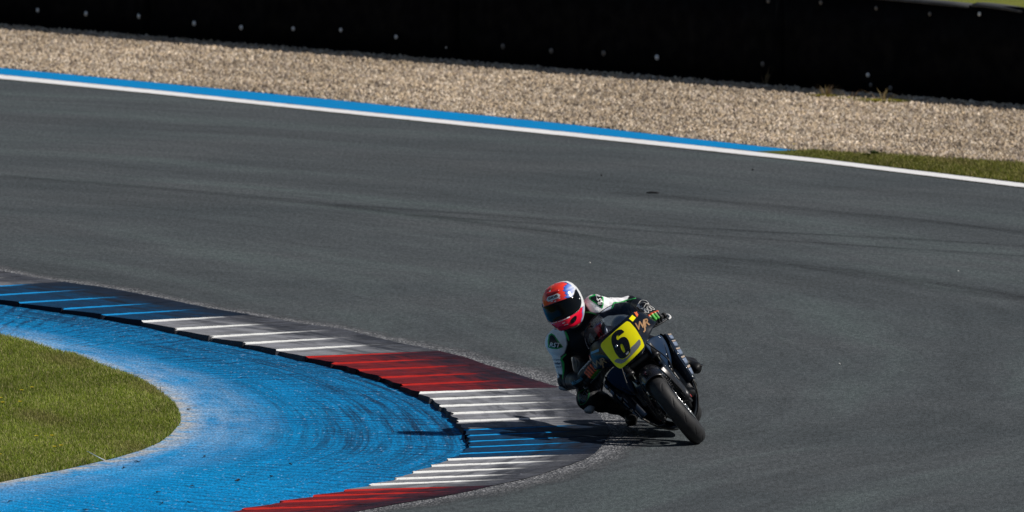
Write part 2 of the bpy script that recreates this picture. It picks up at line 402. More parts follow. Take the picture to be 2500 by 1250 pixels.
LET_R = [[-0.236,0.828],[-0.178,0.821],[-0.237,0.791]]
STK_Y = [[0.115,0.926],[0.146,0.929],[0.155,0.903],[0.124,0.898]]
STK_B = [[-0.218,0.903],[-0.16,0.896],[-0.169,0.881],[-0.223,0.89]]
TI, TO, OUT, STR, GE = map(np.array, (TI, TO, OUT, STR, GE))
TC = 'w'*2+'b'*5+'w'*5+'r'*5+'w'*5+'b'*5+'w'*5+'r'*5+'w'*2       # block colours, far to near
BAR = np.array(BAR)
bar_dir = (BAR[1]-BAR[0])/np.linalg.norm(BAR[1]-BAR[0]); bar_n = np.array([bar_dir[1], -bar_dir[0]])    # towards the track
def bar_pt(s, d=0.0, z=0.0):
    p = BAR[0]+bar_dir*s+bar_n*d; return (p[0], p[1], z)

def ext(pts, a, b):
    """extends a polyline straight on at both ends"""
    p = np.array(pts, float); s = (p[0]-p[1])/np.linalg.norm(p[0]-p[1]); e = (p[-1]-p[-2])/np.linalg.norm(p[-1]-p[-2])
    return np.vstack([p[0]+s*a, p, p[-1]+e*b])

# ---- materials of the ground
def asphalt_material():
    s = Shader('asphalt'); o = s.coord()
    q = s.sep(o); dx = s.math('ADD', q[0], 22.0); dy = s.math('SUBTRACT', q[1], 6.0)
    r = s.math('SQRT', s.math('ADD', s.math('MULTIPLY', dx, dx), s.math('MULTIPLY', dy, dy)))
    a = s.math('ARCTAN2', dy, dx)
    wob = s.math('MULTIPLY', s.noise(o, 0.16, 2.0), 1.6)
    lane = s.comb(s.math('ADD', r, wob), s.math('MULTIPLY', a, 3.0), 0.0)
    band = s.noise(lane, 1.1, 6.0, 0.62)
    fine = s.noise(s.mapping(lane, (1, 1.4, 1)), 7.0, 4.0, 0.6)
    patch = s.noise(o, 0.35, 4.0, 0.6)
    grain = s.noise(s.mapping(o, (1, 0.16, 1)), 120.0, 3.0, 0.75)
    grain2 = s.noise(s.mapping(o, (1, 0.2, 1)), 34.0, 2.0, 0.6)
    f = s.math('MULTIPLY', s.ramp(band, 0.34, 0.64, 0.82, 1.09), s.ramp(fine, 0.34, 0.66, 0.90, 1.08))
    f = s.math('MULTIPLY', f, s.ramp(patch, 0.3, 0.7, 0.93, 1.07))
    f = s.math('MULTIPLY', f, s.ramp(grain, 0.36, 0.64, 0.58, 1.44))
    f = s.math('MULTIPLY', f, s.ramp(grain2, 0.35, 0.65, 0.82, 1.20))
    base = s.mix(s.ramp(patch, 0.35, 0.65), (0.069, 0.080, 0.087), (0.075, 0.083, 0.089))
    base = s.mix(s.ramp(band, 0.5, 0.72), base, (0.073, 0.090, 0.092))
    s.set(color=s.mix(1.0, base, s.comb(f, f, f), 'MULTIPLY'), rough=0.95, spec=0.04)
    s.bump(s.noise(o, 140.0, 2.0, 0.7), 0.35, 0.006)
    return s.m

def apron_material(V_APEX):
    s = Shader('apron_paint'); o = s.coord(); uv = s.sep(s.coord('UV')); u, v = uv[0], uv[1]
    big = s.noise(o, 0.9, 4.0, 0.6)
    # cross ribs left by the paver, about a hand apart, wandering
    wv = s.math('ADD', v, s.math('MULTIPLY', s.noise(s.comb(s.math('MULTIPLY', u, 3.0), s.math('MULTIPLY', v, 0.8), 0.0), 3.0, 4.0, 0.6), 0.28))
    rib = s.math('SINE', s.math('MULTIPLY', wv, 33.0))
    rib2 = s.math('SINE', s.math('MULTIPLY', s.math('ADD', wv, s.math('MULTIPLY', u, 0.45)), 47.0))
    sw = s.ramp(s.noise(o, 1.1, 2.0), 0.44, 0.56); ribs = s.math('ADD', s.math('MULTIPLY', rib, sw), s.math('MULTIPLY', rib2, s.math('SUBTRACT', 1.0, sw)))
    ribm = s.math('MULTIPLY', s.ramp(ribs, 0.10, 0.95, 0.0, 1.0), s.ramp(s.noise(s.mapping(o, (1, 0.5, 1)), 2.6, 4.0, 0.65), 0.34, 0.56, 0.12, 1.0))
    # long arcs of rubber laid along the bend
    arc = s.noise(s.comb(s.math('MULTIPLY', u, 17.0), s.math('MULTIPLY', v, 0.22), 0.0), 1.4, 5.0, 0.65)
    arcf = s.noise(s.comb(s.math('MULTIPLY', u, 60.0), s.math('MULTIPLY', v, 0.5), 0.0), 1.4, 3.0, 0.6)
    near = s.math('POWER', s.ramp(u, 0.92, 0.16, 0.0, 1.0), 0.75)
    farv = s.ramp(v, V_APEX+1.0, V_APEX+4.5, 1.0, 0.22)
    rub = s.math('MULTIPLY', s.math('MULTIPLY', near, farv), s.ramp(arc, 0.32, 0.58, 0.30, 1.0))
    rub = s.math('MULTIPLY', rub, s.ramp(arcf, 0.34, 0.62, 0.45, 1.15)); rub = s.math('MULTIPLY', rub, s.ramp(big, 0.34, 0.62, 0.70, 1.1))
    rub = s.math('MAXIMUM', rub, s.math('MULTIPLY', s.math('MULTIPLY', near, s.ramp(v, V_APEX-0.5, V_APEX-4.0, 0.0, 0.62)), s.ramp(arcf, 0.36, 0.6, 0.6, 1.1)))
    speck = s.ramp(s.noise(s.mapping(o, (1, 0.3, 1)), 60.0, 3.0, 0.7), 0.5, 0.66)
    blue = s.mix(s.ramp(big, 0.3, 0.7), (0.000, 0.205, 0.50), (0.002, 0.285, 0.64))
    c = s.mix(s.math('MULTIPLY', rub, 1.08, clamp=True), blue, (0.008, 0.050, 0.118))
    c = s.mix(s.math('MULTIPLY', ribm, s.math('MULTIPLY', s.ramp(u, 0.98, 0.45, 0.30, 0.85), s.ramp(v, V_APEX, V_APEX+4.0, 1.0, 0.6))), c, (0.005, 0.030, 0.085))
    # sun-bleached, sandy zone beside the grass
    dust = s.math('MULTIPLY', s.ramp(u, 0.60, 0.97, 0.0, 1.0), s.ramp(s.noise(s.comb(s.math('MULTIPLY', u, 6.0), s.math('MULTIPLY', v, 0.6), 0.0), 1.3, 5.0, 0.65), 0.34, 0.60, 0.1, 1.0))
    dust = s.math('MULTIPLY', dust, s.ramp(v, V_APEX-0.5, V_APEX+3.0, 1.0, 0.45))
    c = s.mix(s.math('MULTIPLY', dust, s.ramp(speck, 0, 1, 0.42, 0.95)), c, (0.43, 0.48, 0.54))
    edge = s.math('MULTIPLY', s.ramp(u, 0.90, 0.99, 0.0, 1.0), s.ramp(s.noise(o, 7.0, 4.0, 0.65), 0.36, 0.58))
    c = s.mix(edge, c, (0.46, 0.42, 0.36))
    c = s.mix(s.math('MULTIPLY', s.ramp(s.noise(s.mapping(o, (1, 0.35, 1)), 42.0, 2.0), 0.66, 0.74), 0.5), c, (0.35, 0.5, 0.7))
    g = s.math('MULTIPLY', s.ramp(s.noise(s.mapping(o, (1, 0.2, 1)), 70.0, 3.0, 0.75), 0.34, 0.66, 0.60, 1.40), s.ramp(s.noise(o, 6.0, 4.0, 0.65), 0.32, 0.68, 0.86, 1.12))
    s.set(color=s.mix(1.0, c, s.comb(g, g, g), 'MULTIPLY'), rough=0.8, spec=0.06)
    s.bump(s.math('ADD', s.math('MULTIPLY', ribs, 0.25), s.noise(o, 70.0, 3.0)), 0.25, 0.006)
    return s.m

def kerb_material(name, paint, worn, outer):
    """R of the 'Col' attribute = tyre-rubbed share, G = place across the kerb"""
    s = Shader(name); o = s.coord(); a = s.sep(s.attr('Col')); uv = s.coord('UV')
    st = s.noise(s.mapping(uv, (0.9, 7.0, 1.0)), 2.4, 5.0, 0.70)
    sp = s.noise(s.mapping(o, (1, 0.4, 1)), 38.0, 4.0, 0.7)
    big = s.noise(o, 2.6, 3.0)
    rub = s.math('MULTIPLY', a[0], s.ramp(s.math('ADD', s.math('MULTIPLY', st, 0.65), s.math('MULTIPLY', sp, 0.35)), 0.30, 0.62, 0.62, 1.08), clamp=True)
    c = s.mix(rub, paint, worn)
    out = s.math('MULTIPLY', s.ramp(s.math('ADD', a[1], s.math('ADD', s.math('MULTIPLY', s.math('SUBTRACT', big, 0.5), 0.8), s.math('MULTIPLY', s.math('SUBTRACT', st, 0.5), 1.2))), 0.50, 0.78), a[0])
    c = s.mix(s.math('MULTIPLY', out, 0.85), c, outer)
    q_ = s.sep(uv); sm = s.noise(s.comb(s.math('MULTIPLY', q_[0], 4.2), s.math('MULTIPLY', q_[1], 0.75), 0.0), 1.5, 5.0, 0.62)
    smf = s.math('MULTIPLY', s.math('MULTIPLY', s.ramp(sm, 0.46, 0.60), s.ramp(a[1], 0.15, 0.55, 0.25, 0.9)), a[0])
    c = s.mix(smf, c, outer)
    c = s.mix(s.math('MULTIPLY', s.ramp(s.noise(o, 55.0, 3.0, 0.7), 0.57, 0.70), 0.6), c, worn)
    g = s.math('MULTIPLY', s.ramp(st, 0.36, 0.64, 0.45, 1.55), s.ramp(sp, 0.3, 0.7, 0.82, 1.18)); g = s.math('ADD', s.math('MULTIPLY', g, a[0]), s.math('SUBTRACT', 1.0, a[0]))
    s.set(color=s.mix(1.0, c, s.comb(g, g, g), 'MULTIPLY'), rough=0.75, spec=0.06)
    s.bump(s.noise(o, 60.0, 4.0, 0.6), 0.45, 0.006)
    return s.m

def seam_material():
    s = Shader('broken_edge'); o = s.coord(); u = s.sep(s.coord('UV'))[0]
    n = s.noise(s.mapping(o, (1, 0.30, 1)), 75.0, 4.0, 0.8)
    big = s.noise(o, 3.0, 4.0)
    c = s.mix(s.ramp(n, 0.50, 0.66), (0.085, 0.090, 0.100), (0.54, 0.54, 0.56))
    c = s.mix(s.ramp(n, 0.44, 0.30), c, (0.02, 0.022, 0.026))
    al = s.ramp(s.math('ADD', u, s.math('MULTIPLY', s.math('SUBTRACT', s.math('ADD', s.math('MULTIPLY', big, 0.5), s.math('MULTIPLY', n, 0.5)), 0.5), 1.5)), 0.35, 0.95, 0.95, 0.0)
    s.set(color=c, rough=0.95, spec=0.04, alpha=al)
    s.bump(n, 0.8, 0.02)
    return s.m

def line_material(name, color, wear=0.12):
    s = Shader(name); o = s.coord()
    n = s.noise(o, 9.0, 5.0, 0.7); big = s.noise(o, 0.7, 4.0, 0.6)
    c = s.mix(s.math('MULTIPLY', s.ramp(n, 0.54, 0.7), wear*3), color, tuple(x*0.50 for x in color))
    c = s.mix(s.ramp(big, 0.35, 0.7, 0.0, 0.22), c, tuple(x*0.6+0.02 for x in color))
    e = s.sep(s.coord('UV'))[0]; ed = s.math('ADD', s.math('ABSOLUTE', s.math('SUBTRACT', e, 0.5)), s.math('MULTIPLY', s.math('SUBTRACT', s.noise(o, 5.0, 4.0, 0.7), 0.5), 0.5))
    c = s.mix(s.ramp(ed, 0.44, 0.56, 0.0, 0.8), c, (0.10, 0.10, 0.10))
    s.set(color=c, rough=0.8, spec=0.05); s.bump(s.noise(o, 120.0, 2.0), 0.2, 0.004)
    return s.m

def gravel_material():
    s = Shader('gravel_bed'); o = s.coord()
    v = s.voronoi(o, 26.0, 'Color'); n = s.noise(o, 1.2, 4.0)
    k = s.sep(v)[0]
    c = s.mix(k, (0.17, 0.135, 0.10), (0.40, 0.325, 0.245))
    f = s.ramp(n, 0.3, 0.7, 0.85, 1.12)
    s.set(color=s.mix(1.0, c, s.comb(f, f, f), 'MULTIPLY'), rough=0.95, spec=0.1)
    s.bump(s.voronoi(o, 30.0), 1.0, 0.03)
    return s.m

def turf_material(name, a, b):
    s = Shader(name); o = s.coord()
    n = s.noise(o, 3.0, 5.0, 0.7); m = s.noise(o, 60.0, 3.0, 0.7)
    c = s.mix(s.ramp(n, 0.3, 0.7), a, b)
    f = s.ramp(m, 0.3, 0.7, 0.6, 1.3)
    s.set(color=s.mix(1.0, c, s.comb(f, f, f), 'MULTIPLY'), rough=0.95, spec=0.1)
    s.bump(m, 0.6, 0.03)
    return s.m

def blade_material(name='grass_blades'):
    s = Shader(name)
    s.set(color=s.attr('Col'), rough=0.6, spec=0.2)
    tr = s.node('ShaderNodeBsdfTranslucent', {'Color': s.attr('Col')})
    mx = s.node('ShaderNodeMixShader', {0: 0.35, 1: s.b.outputs[0], 2: tr.outputs[0]})
    s.t.links.new(mx.outputs[0], s.out.inputs[0])
    return s.m

# ---- sheets
def sheet(name, pts, z, mat, **kw):
    return obj(name, [(a, b, z) for a, b in pts], [tuple(range(len(pts)))], mat, smooth=False, kind='structure', **kw)

def ribbon(name, L, Rr, z, mat, **kw):
    L = np.asarray(L, float); Rr = np.asarray(Rr, float); n = len(L)
    seg = np.r_[0, np.cumsum(np.linalg.norm(np.diff(L, axis=0), axis=1))]
    v = [(a, b, z) for a, b in L]+[(a, b, z) for a, b in Rr]
    f = [(i, i+1, n+i+1, n+i) for i in range(n-1)]
    uv = [(0, s) for s in seg]+[(1, s) for s in seg]
    return obj(name, v, f, mat, smooth=False, uvs=uv, **kw)

WLx, WUx, BUx = ext(WL, 70, 110), ext(WU, 70, 110), ext(BU, 70, 0)
obj('ground', [(-3000, -3000, -.06), (3000, -3000, -.06), (3000, 5000, -.06), (-3000, 5000, -.06)], [(0, 1, 2, 3)],
    turf_material('far_grass', (0.13, 0.15, 0.022), (0.20, 0.21, 0.045)), smooth=False, kind='structure')
sheet('track', [tuple(p) for p in WLx]+[(WLx[-1][0], -160), (WLx[0][0], -160)], 0.0, asphalt_material())
far_l = bar_pt(-55)[:2]; far_r = bar_pt(75)[:2]
vt = ext(VT, 0, 60)
sheet('gravel_bed', [tuple(p) for p in BUx]+[tuple(p) for p in vt[1:]]+[far_r, far_l], 0.006, gravel_material())
verge = [tuple(p) for p in vt]+[tuple(p) for p in ext(VB, 0, 60)[::-1]]
sheet('verge', verge, 0.012, turf_material('verge_turf', (0.07, 0.09, 0.015), (0.12, 0.13, 0.03)))
k = len(WLx)
ribbon('white_line', WLx, WUx, 0.008, line_material('white_paint', (0.80, 0.80, 0.80)), kind='structure')
BLx = ext(BL, 70, 0)
ribbon('blue_line', BLx, BUx[:len(BLx)], 0.010, line_material('blue_paint', (0.001, 0.225, 0.54), .15), kind='structure')

# blue apron between kerb and grass
def resample(p, n, keys):
    """even points along a polyline between the listed vertex numbers, n points per stretch"""
    p = np.array(p, float); o = []
    for a, b in zip(keys[:-1], keys[1:]):
        q = cr(p[a:b+1], 6); s = np.r_[0, np.cumsum(np.linalg.norm(np.diff(q, axis=0), axis=1))]
        t = np.linspace(0, s[-1], n, endpoint=(b == keys[-1]))
        o.append(np.stack([np.interp(t, s, q[:, i]) for i in (0, 1)], 1))
    return np.vstack(o)
ti = len(TI)
A_ = resample(TI, 90, [0, 12, 22, 32, ti-1]); B_ = resample(GE, 90, [0, 7, 13, 20, len(GE)-1])
nu = 36; av, auv = [], []
mid = (A_+B_)/2; vv = np.r_[0, np.cumsum(np.linalg.norm(np.diff(mid, axis=0), axis=1))]
for i in range(len(A_)):
    for j in range(nu):
        t = j/(nu-1); p = A_[i]*(1-t)+B_[i]*t
        if j == nu-1: p = p+(B_[i]-A_[i])*0.06
        av.append((p[0], p[1], 0.008+0.010*t)); auv.append((t, vv[i]))
af = [(i*nu+j, (i+1)*nu+j, (i+1)*nu+j+1, i*nu+j+1) for i in range(len(A_)-1) for j in range(nu-1)]
obj('blue_apron', av, af, apron_material(vv[180]), uvs=auv, kind='structure')
infield = [tuple(p) for p in GE]+[(-40, -16), (-40, 24)]
sheet('infield', infield, 0.021, turf_material('infield_turf', (0.08, 0.105, 0.014), (0.14, 0.16, 0.035)))

# broken asphalt edge along the kerb
OC, SC = cr(OUT, 6), cr(STR, 6)
inner = OC+(OC-SC)/np.linalg.norm(OC-SC, axis=1)[:, None]*0.05
SC2 = OC+(SC-OC)*1.6
ribbon('broken_edge', inner, SC2, 0.004, seam_material(), kind='structure')

# ---- kerb: one saw-tooth block after another
KM = {'w': kerb_material('kerb_white', (0.72, 0.73, 0.72), (0.175, 0.180, 0.205), (0.034, 0.037, 0.047)),
      'b': kerb_material('kerb_blue', (0.010, 0.27, 0.64), (0.006, 0.020, 0.050), (0.012, 0.015, 0.024)),
      'r': kerb_material('kerb_red', (0.40, 0.018, 0.014), (0.135, 0.014, 0.018), (0.015, 0.014, 0.023))}
kerb = empty('kerb', kind='structure')
nt = 26
ts = np.linspace(0, 1, nt)
zb = 0.008+0.028*(1-ts)**1.1; st = 0.0145*(1-ts)**0.85+0.001
names = {'w': 'worn white kerb block', 'b': 'worn blue kerb block', 'r': 'worn red kerb block'}
for i in range(len(TI)-1):
    a0, a1 = TI[i], TO[i]; b0, b1 = TI[i+1], TO[i+1]
    jit = rng.normal(0, 1, (9, nt))
    V, C, U = [], [], []
    rows = [(0.0, 'top'), (0.024, 'mid'), (0.050, 'foot'), (0.085, 'flat'), (0.4, 'flat'), (0.7, 'flat'), (0.94, 'flat'), (1.0, 'end')]
    stk = {'w': .95, 'b': .62, 'r': .80}[TC[i]]*(0.75 if TC[i] == 'b' and i > 15 else 1)
    for ri, (w, kind_) in enumerate(rows):
        for j, t in enumerate(ts):
            # slight raggedness of the cast edges
            ww = w+(0.004*jit[0, j] if w < .1 else 0)
            p = (a0*(1-ww)+b0*ww)*(1-t)+(a1*(1-ww)+b1*ww)*t
            ext_in = 0.014*jit[2, ri]*(1 if j == 0 else 0)
            p = p+(a0-a1)/np.linalg.norm(a0-a1)*ext_in
            if kind_ == 'top': z = zb[j]+st[j]*stk-0.001
            elif kind_ == 'mid': z = zb[j]+st[j]*stk*0.5
            elif kind_ == 'foot': z = zb[j]+0.0005
            else: z = zb[j]+st[j]*({'w': .95, 'b': .62, 'r': .80}[TC[min(i+1, len(TC)-1)]])*(w-0.050)/0.950*0.98
            z += 0.0005*jit[3+ri % 5, j]
            V.append((p[0], p[1], z))
            face = 1.0 if kind_ in ('top', 'mid') else (0.7 if kind_ == 'foot' else 0.0)
            face *= (1.0 if t < 0.58 else max(0.0, 1-(t-0.58)/(0.26+0.08*math.sin(i*2.3))))
            C.append((1.0-face*0.94, t, 0)); U.append((t*1.2, i*0.55+w*0.5))
    m = len(rows); F = [(r*nt+j, r*nt+j+1, (r+1)*nt+j+1, (r+1)*nt+j) for r in range(m-1) for j in range(nt-1)]
    base = len(V)                                   # inner side wall down to the apron
    for r in range(m): V.append(V[r*nt]); C.append((1, 1.6, 0)); U.append((0, i*0.55))
    for r in range(m):
        x, y, z = V[r*nt]; d = (a0-a1)/np.linalg.norm(a0-a1)*0.012
        V.append((x+d[0], y+d[1], -0.004)); C.append((1, 1.5, 0)); U.append((0, i*0.55))
    F += [(base+r, base+r+1, base+m+r+1, base+m+r) for r in range(m-1)]
    F2 = list(F)
    top = len(V)                                    # far wall under the step so that the block is closed
    for j in range(nt):
        x, y, z = V[j]; V.append((x, y, -0.004)); C.append((1, ts[j], 0)); U.append((ts[j], i*0.55))
    F2 += [(j+1, j, top+j, top+j+1) for j in range(nt-1)]
    obj('kerb_block', V, F2, KM[TC[i]], kerb, smooth=False, cols=np.array(C), uvs=U)

# ---- tyre marks on the asphalt
def mark_material():
    s = Shader('tyre_mark'); o = s.coord(); uv = s.sep(s.coord('UV'))
    n = s.noise(s.comb(s.math('MULTIPLY', uv[0], 3.0), s.math('MULTIPLY', uv[1], 0.5), 0.0), 2.0, 4.0, 0.6)
    e = s.math('MULTIPLY', s.ramp(uv[0], 0.0, 0.45), s.ramp(uv[0], 1.0, 0.55))
    al = s.math('MULTIPLY', s.math('MULTIPLY', e, s.ramp(n, 0.3, 0.65)), 0.36)
    s.set(color=(0.028, 0.029, 0.033), rough=0.9, spec=0.04, alpha=al)
    return s.m
mm = mark_material()
for qi, (q, w) in enumerate(zip(MARK, (0.15, 0.11, 0.34, 0.22, 0.20))):
    c = cr(q, 6); t = np.gradient(c, axis=0); t /= np.linalg.norm(t, axis=1)[:, None]; nrm = np.stack([-t[:, 1], t[:, 0]], 1)
    ribbon('tyre_mark', c-nrm*w, c+nrm*w, 0.003+0.0008*qi, mm, kind='structure')

# ---- gravel, grass
def scatter(poly, n):
    poly = np.array(poly); lo, hi = poly.min(0), poly.max(0); o = np.zeros((0, 2))
    while len(o) < n:
        p = rng.uniform(lo, hi, (n*3, 2)); o = np.vstack([o, p[in_poly(p[:, 0], p[:, 1], poly)]])
    return o[:n]

def stones(name, pts, r0, r1, z, pal, mat, **kw):
    n = len(pts); r = rng.uniform(0, 1, n)**2.2*(r1-r0)+r0
    oc = np.array([(1, 0, 0), (0, 1, 0), (-1, 0, 0), (0, -1, 0), (0, 0, 1), (0, 0, -.6)], float)
    V = oc[None]*r[:, None, None]*rng.uniform(0.6, 1.25, (n, 6, 1))
    a = rng.uniform(0, 6.28, n); ca, sa = np.cos(a)[:, None], np.sin(a)[:, None]
    x = V[..., 0]*ca-V[..., 1]*sa; y = V[..., 0]*sa+V[..., 1]*ca
    tl = rng.normal(0, .3, (n, 1))
    V = np.stack([x+pts[:, :1], y+pts[:, 1:2], V[..., 2]*0.85+x*tl+z+r[:, None]*0.25], 2).reshape(-1, 3)
    f = np.array([(0, 1, 4), (1, 2, 4), (2, 3, 4), (3, 0, 4), (1, 0, 5), (2, 1, 5), (3, 2, 5), (0, 3, 5)])
    F = (f[None]+6*np.arange(n)[:, None, None]).reshape(-1, 3)
    pal = np.array(pal); c = pal[rng.integers(0, len(pal), n)]*rng.uniform(0.75, 1.2, (n, 1))*np.array((1.08, 1.045, .99))
    wx = pts[:, 0]*.695-pts[:, 1]*.718; wy = pts[:, 0]*.718+pts[:, 1]*.695
    c = c*(1+.10*np.sin(wy*5+.8*np.sin(wx*.9))+.08*np.sin(wx*1.3+2*np.sin(wy*.8)))[:, None]     # faint rake lines and patches
    return obj(name, V, F, mat, smooth=False, cols=np.repeat(c, 6, 0), kind='stuff', **kw)

stone_mat = painted('stone', 0.9, spec=0.15, var=0.15)
g_poly = [tuple(p) for p in BU]+[tuple(p) for p in VT[1:]]+[bar_pt(20.5, .06)[:2], bar_pt(-0.5, .06)[:2]]
stones('gravel', scatter(g_poly, 130000), 0.008, 0.031, 0.006,
       [(0.44, 0.355, 0.265), (0.40, 0.325, 0.245), (0.54, 0.46, 0.37), (0.30, 0.24, 0.18), (0.43, 0.345, 0.245), (0.38, 0.325, 0.285), (0.42, 0.355, 0.285), (0.17, 0.14, 0.115), (0.58, 0.51, 0.43)], stone_mat)

def blades(name, pts, h0, h1, w, z, pal, mat, lean=0.6, **kw):
    n = len(pts); h = rng.uniform(h0, h1, n)*rng.uniform(.7, 1.1, n); a = rng.uniform(0, 6.28, n); l = rng.uniform(0.1, lean, n)*h
    dx, dy = np.cos(a), np.sin(a); b = rng.uniform(0, 6.28, n); ww = w*rng.uniform(.6, 1.2, n)
    base = np.stack([pts[:, 0], pts[:, 1], np.full(n, z)], 1)
    sx = np.stack([np.cos(b)*ww, np.sin(b)*ww, np.zeros(n)], 1)
    tip = base+np.stack([dx*l, dy*l, h], 1)
    m = base+np.stack([dx*l*.35, dy*l*.35, h*.6], 1)
    V = np.stack([base-sx, base+sx, m+sx*.75, m-sx*.75, tip], 1).reshape(-1, 3)
    k5 = 5*np.arange(n)[:, None]
    F = np.concatenate([k5+np.array([0, 1, 2]), k5+np.array([0, 2, 3]), k5+np.array([3, 2, 4])])
    pal = np.array(pal); c = pal[rng.integers(0, len(pal), n)]*rng.uniform(0.7, 1.3, (n, 1))
    ph = np.sin(pts[:, 0]*2.3+np.sin(pts[:, 1]*0.9)*2)*np.sin(pts[:, 1]*0.8+pts[:, 0])+.6*np.sin(pts[:, 0]*7.1+2*np.sin(pts[:, 1]*2.2))*np.sin(pts[:, 1]*1.9-3*pts[:, 0])
    c = c*(1+0.20*ph)[:, None]; dry = np.clip(np.sin(pts[:, 0]*4.3+1.7)*np.sin(pts[:, 1]*1.3+.4)+np.sin(pts[:, 0]*9+pts[:, 1]*3)*.4-.55, 0, 1)[:, None]; c = c*(1-dry*.7)+np.array((.26, .21, .09))*dry*.7
    return obj(name, V, F, mat, smooth=False, cols=np.repeat(c, 5, 0), kind='stuff', **kw)
bm_ = blade_material()
PAL = [(0.21, 0.27, 0.026), (0.27, 0.32, 0.045), (0.15, 0.215, 0.018), (0.32, 0.35, 0.08), (0.23, 0.30, 0.03), (0.44, 0.39, 0.18), (0.33, 0.35, 0.12)]
inf_poly = [tuple(p) for p in GE[1:-1]]
gp = scatter(inf_poly+[(-5.6, -5.2), (-5.9, 9.2)], 210000)
blades('infield_grass', gp, 0.014, 0.034, 0.0026, 0.02, PAL, bm_)
# longer, untrodden fringe where the turf meets the apron
gq = resample(GE, 1500, [0, len(GE)-1]); gq = np.repeat(gq, 5, 0); cen = np.array([-5.0, 1.5]); d_ = cen-gq; d_ /= np.linalg.norm(d_, axis=1)[:, None]
gq = gq+d_*rng.uniform(0.015, 0.20, (len(gq), 1))+rng.normal(0, .012, gq.shape)
gq = gq+d_*(0.012*np.sin(gq[:, 1:2]*7.3)+0.014*np.sin(gq[:, 1:2]*17+gq[:, :1]*11)+.008)
blades('fringe_grass', gq, 0.016, 0.048, 0.0028, 0.018, PAL, bm_, 0.9)
vpoly = [tuple(p) for p in VT]+[tuple(p) for p in np.array(VB)[::-1]]
vp = scatter(vpoly, 26000); vp = vp[(vp[:, 0] > 0.75) & (rng.uniform(0, 1, len(vp)) < np.clip((vp[:, 0]-0.6)/0.7, .1, 1))]
VPAL = [(0.20, 0.20, 0.035), (0.15, 0.165, 0.025), (0.25, 0.235, 0.07), (0.11, 0.13, 0.02), (0.30, 0.26, 0.10)]
blades('verge_grass', vp[vp[:, 0] > 1.5], 0.016, 0.046, 0.005, 0.012, VPAL, bm_); blades('verge_grass', vp[vp[:, 0] <= 1.5], 0.008, 0.024, 0.004, 0.012, VPAL, bm_)

# ================================================================== barrier of black rubber belting
def bar_matrix(s, d=0.0, z=0.0):
    p = bar_pt(s, d, z)
    return Matrix(((bar_dir[0], -bar_n[0], 0, p[0]), (bar_dir[1], -bar_n[1], 0, p[1]), (0, 0, 1, p[2]), (0, 0, 0, 1)))   # x along, -y towards the track
belt = pbr('black_rubber_belt', (0.0016, 0.0018, 0.0026), 0.8, var=0.35, vscale=3.0, bump=0.2, bscale=40, spec=0.07)
belt_top = pbr('sunlit_rubber_edge', (0.050, 0.052, 0.054), 0.85, var=0.3, vscale=6.0)  # grey carries the sunlight on the belt's top edge
dull_zinc = pbr('dull_bolt', (0.16, 0.15, 0.14), 0.6, var=0.3, vscale=60)
zinc = pbr('zinc_bolt', (0.80, 0.82, 0.84), 0.45, metal=0.1, var=0.25, vscale=60)
tyre_old = pbr('old_tyre', (0.012, 0.012, 0.013), 0.8)
barrier = empty('crash_barrier', bar_matrix(0), label='long low wall of bolted black rubber belting behind the gravel trap', cat='barrier')
SEAMS = [-12.96, -8.28, -3.58, 1.12, 5.81, 10.492, 15.17, 19.85, 24.53, 29.2]
bolt_mesh = None
def add_bolt(parent, x, z, r=0.021, dull=False):
    global bolt_mesh
    if bolt_mesh is None:
        b = MB(); b.lathe([(0.0, -.004), (1.0, -.004), (1.0, 0.10), (0.62, 0.12), (0.55, 0.32), (0.40, 0.40), (0.0, 0.42)][::-1], (0, 0, 0), 10)
        o = obj('bolt', [(x_, -y_, z_) for x_, y_, z_ in b.v], b.f, zinc, parent); bolt_mesh = o.data
    else:
        o = bpy.data.objects.new('bolt', bolt_mesh); COL.objects.link(o); o.parent = parent
    o.location = (x, -0.032, z); o.scale = (r, r*1.2, r)
    if dull: o.material_slots[0].link = 'OBJECT'; o.material_slots[0].material = dull_zinc
    return o
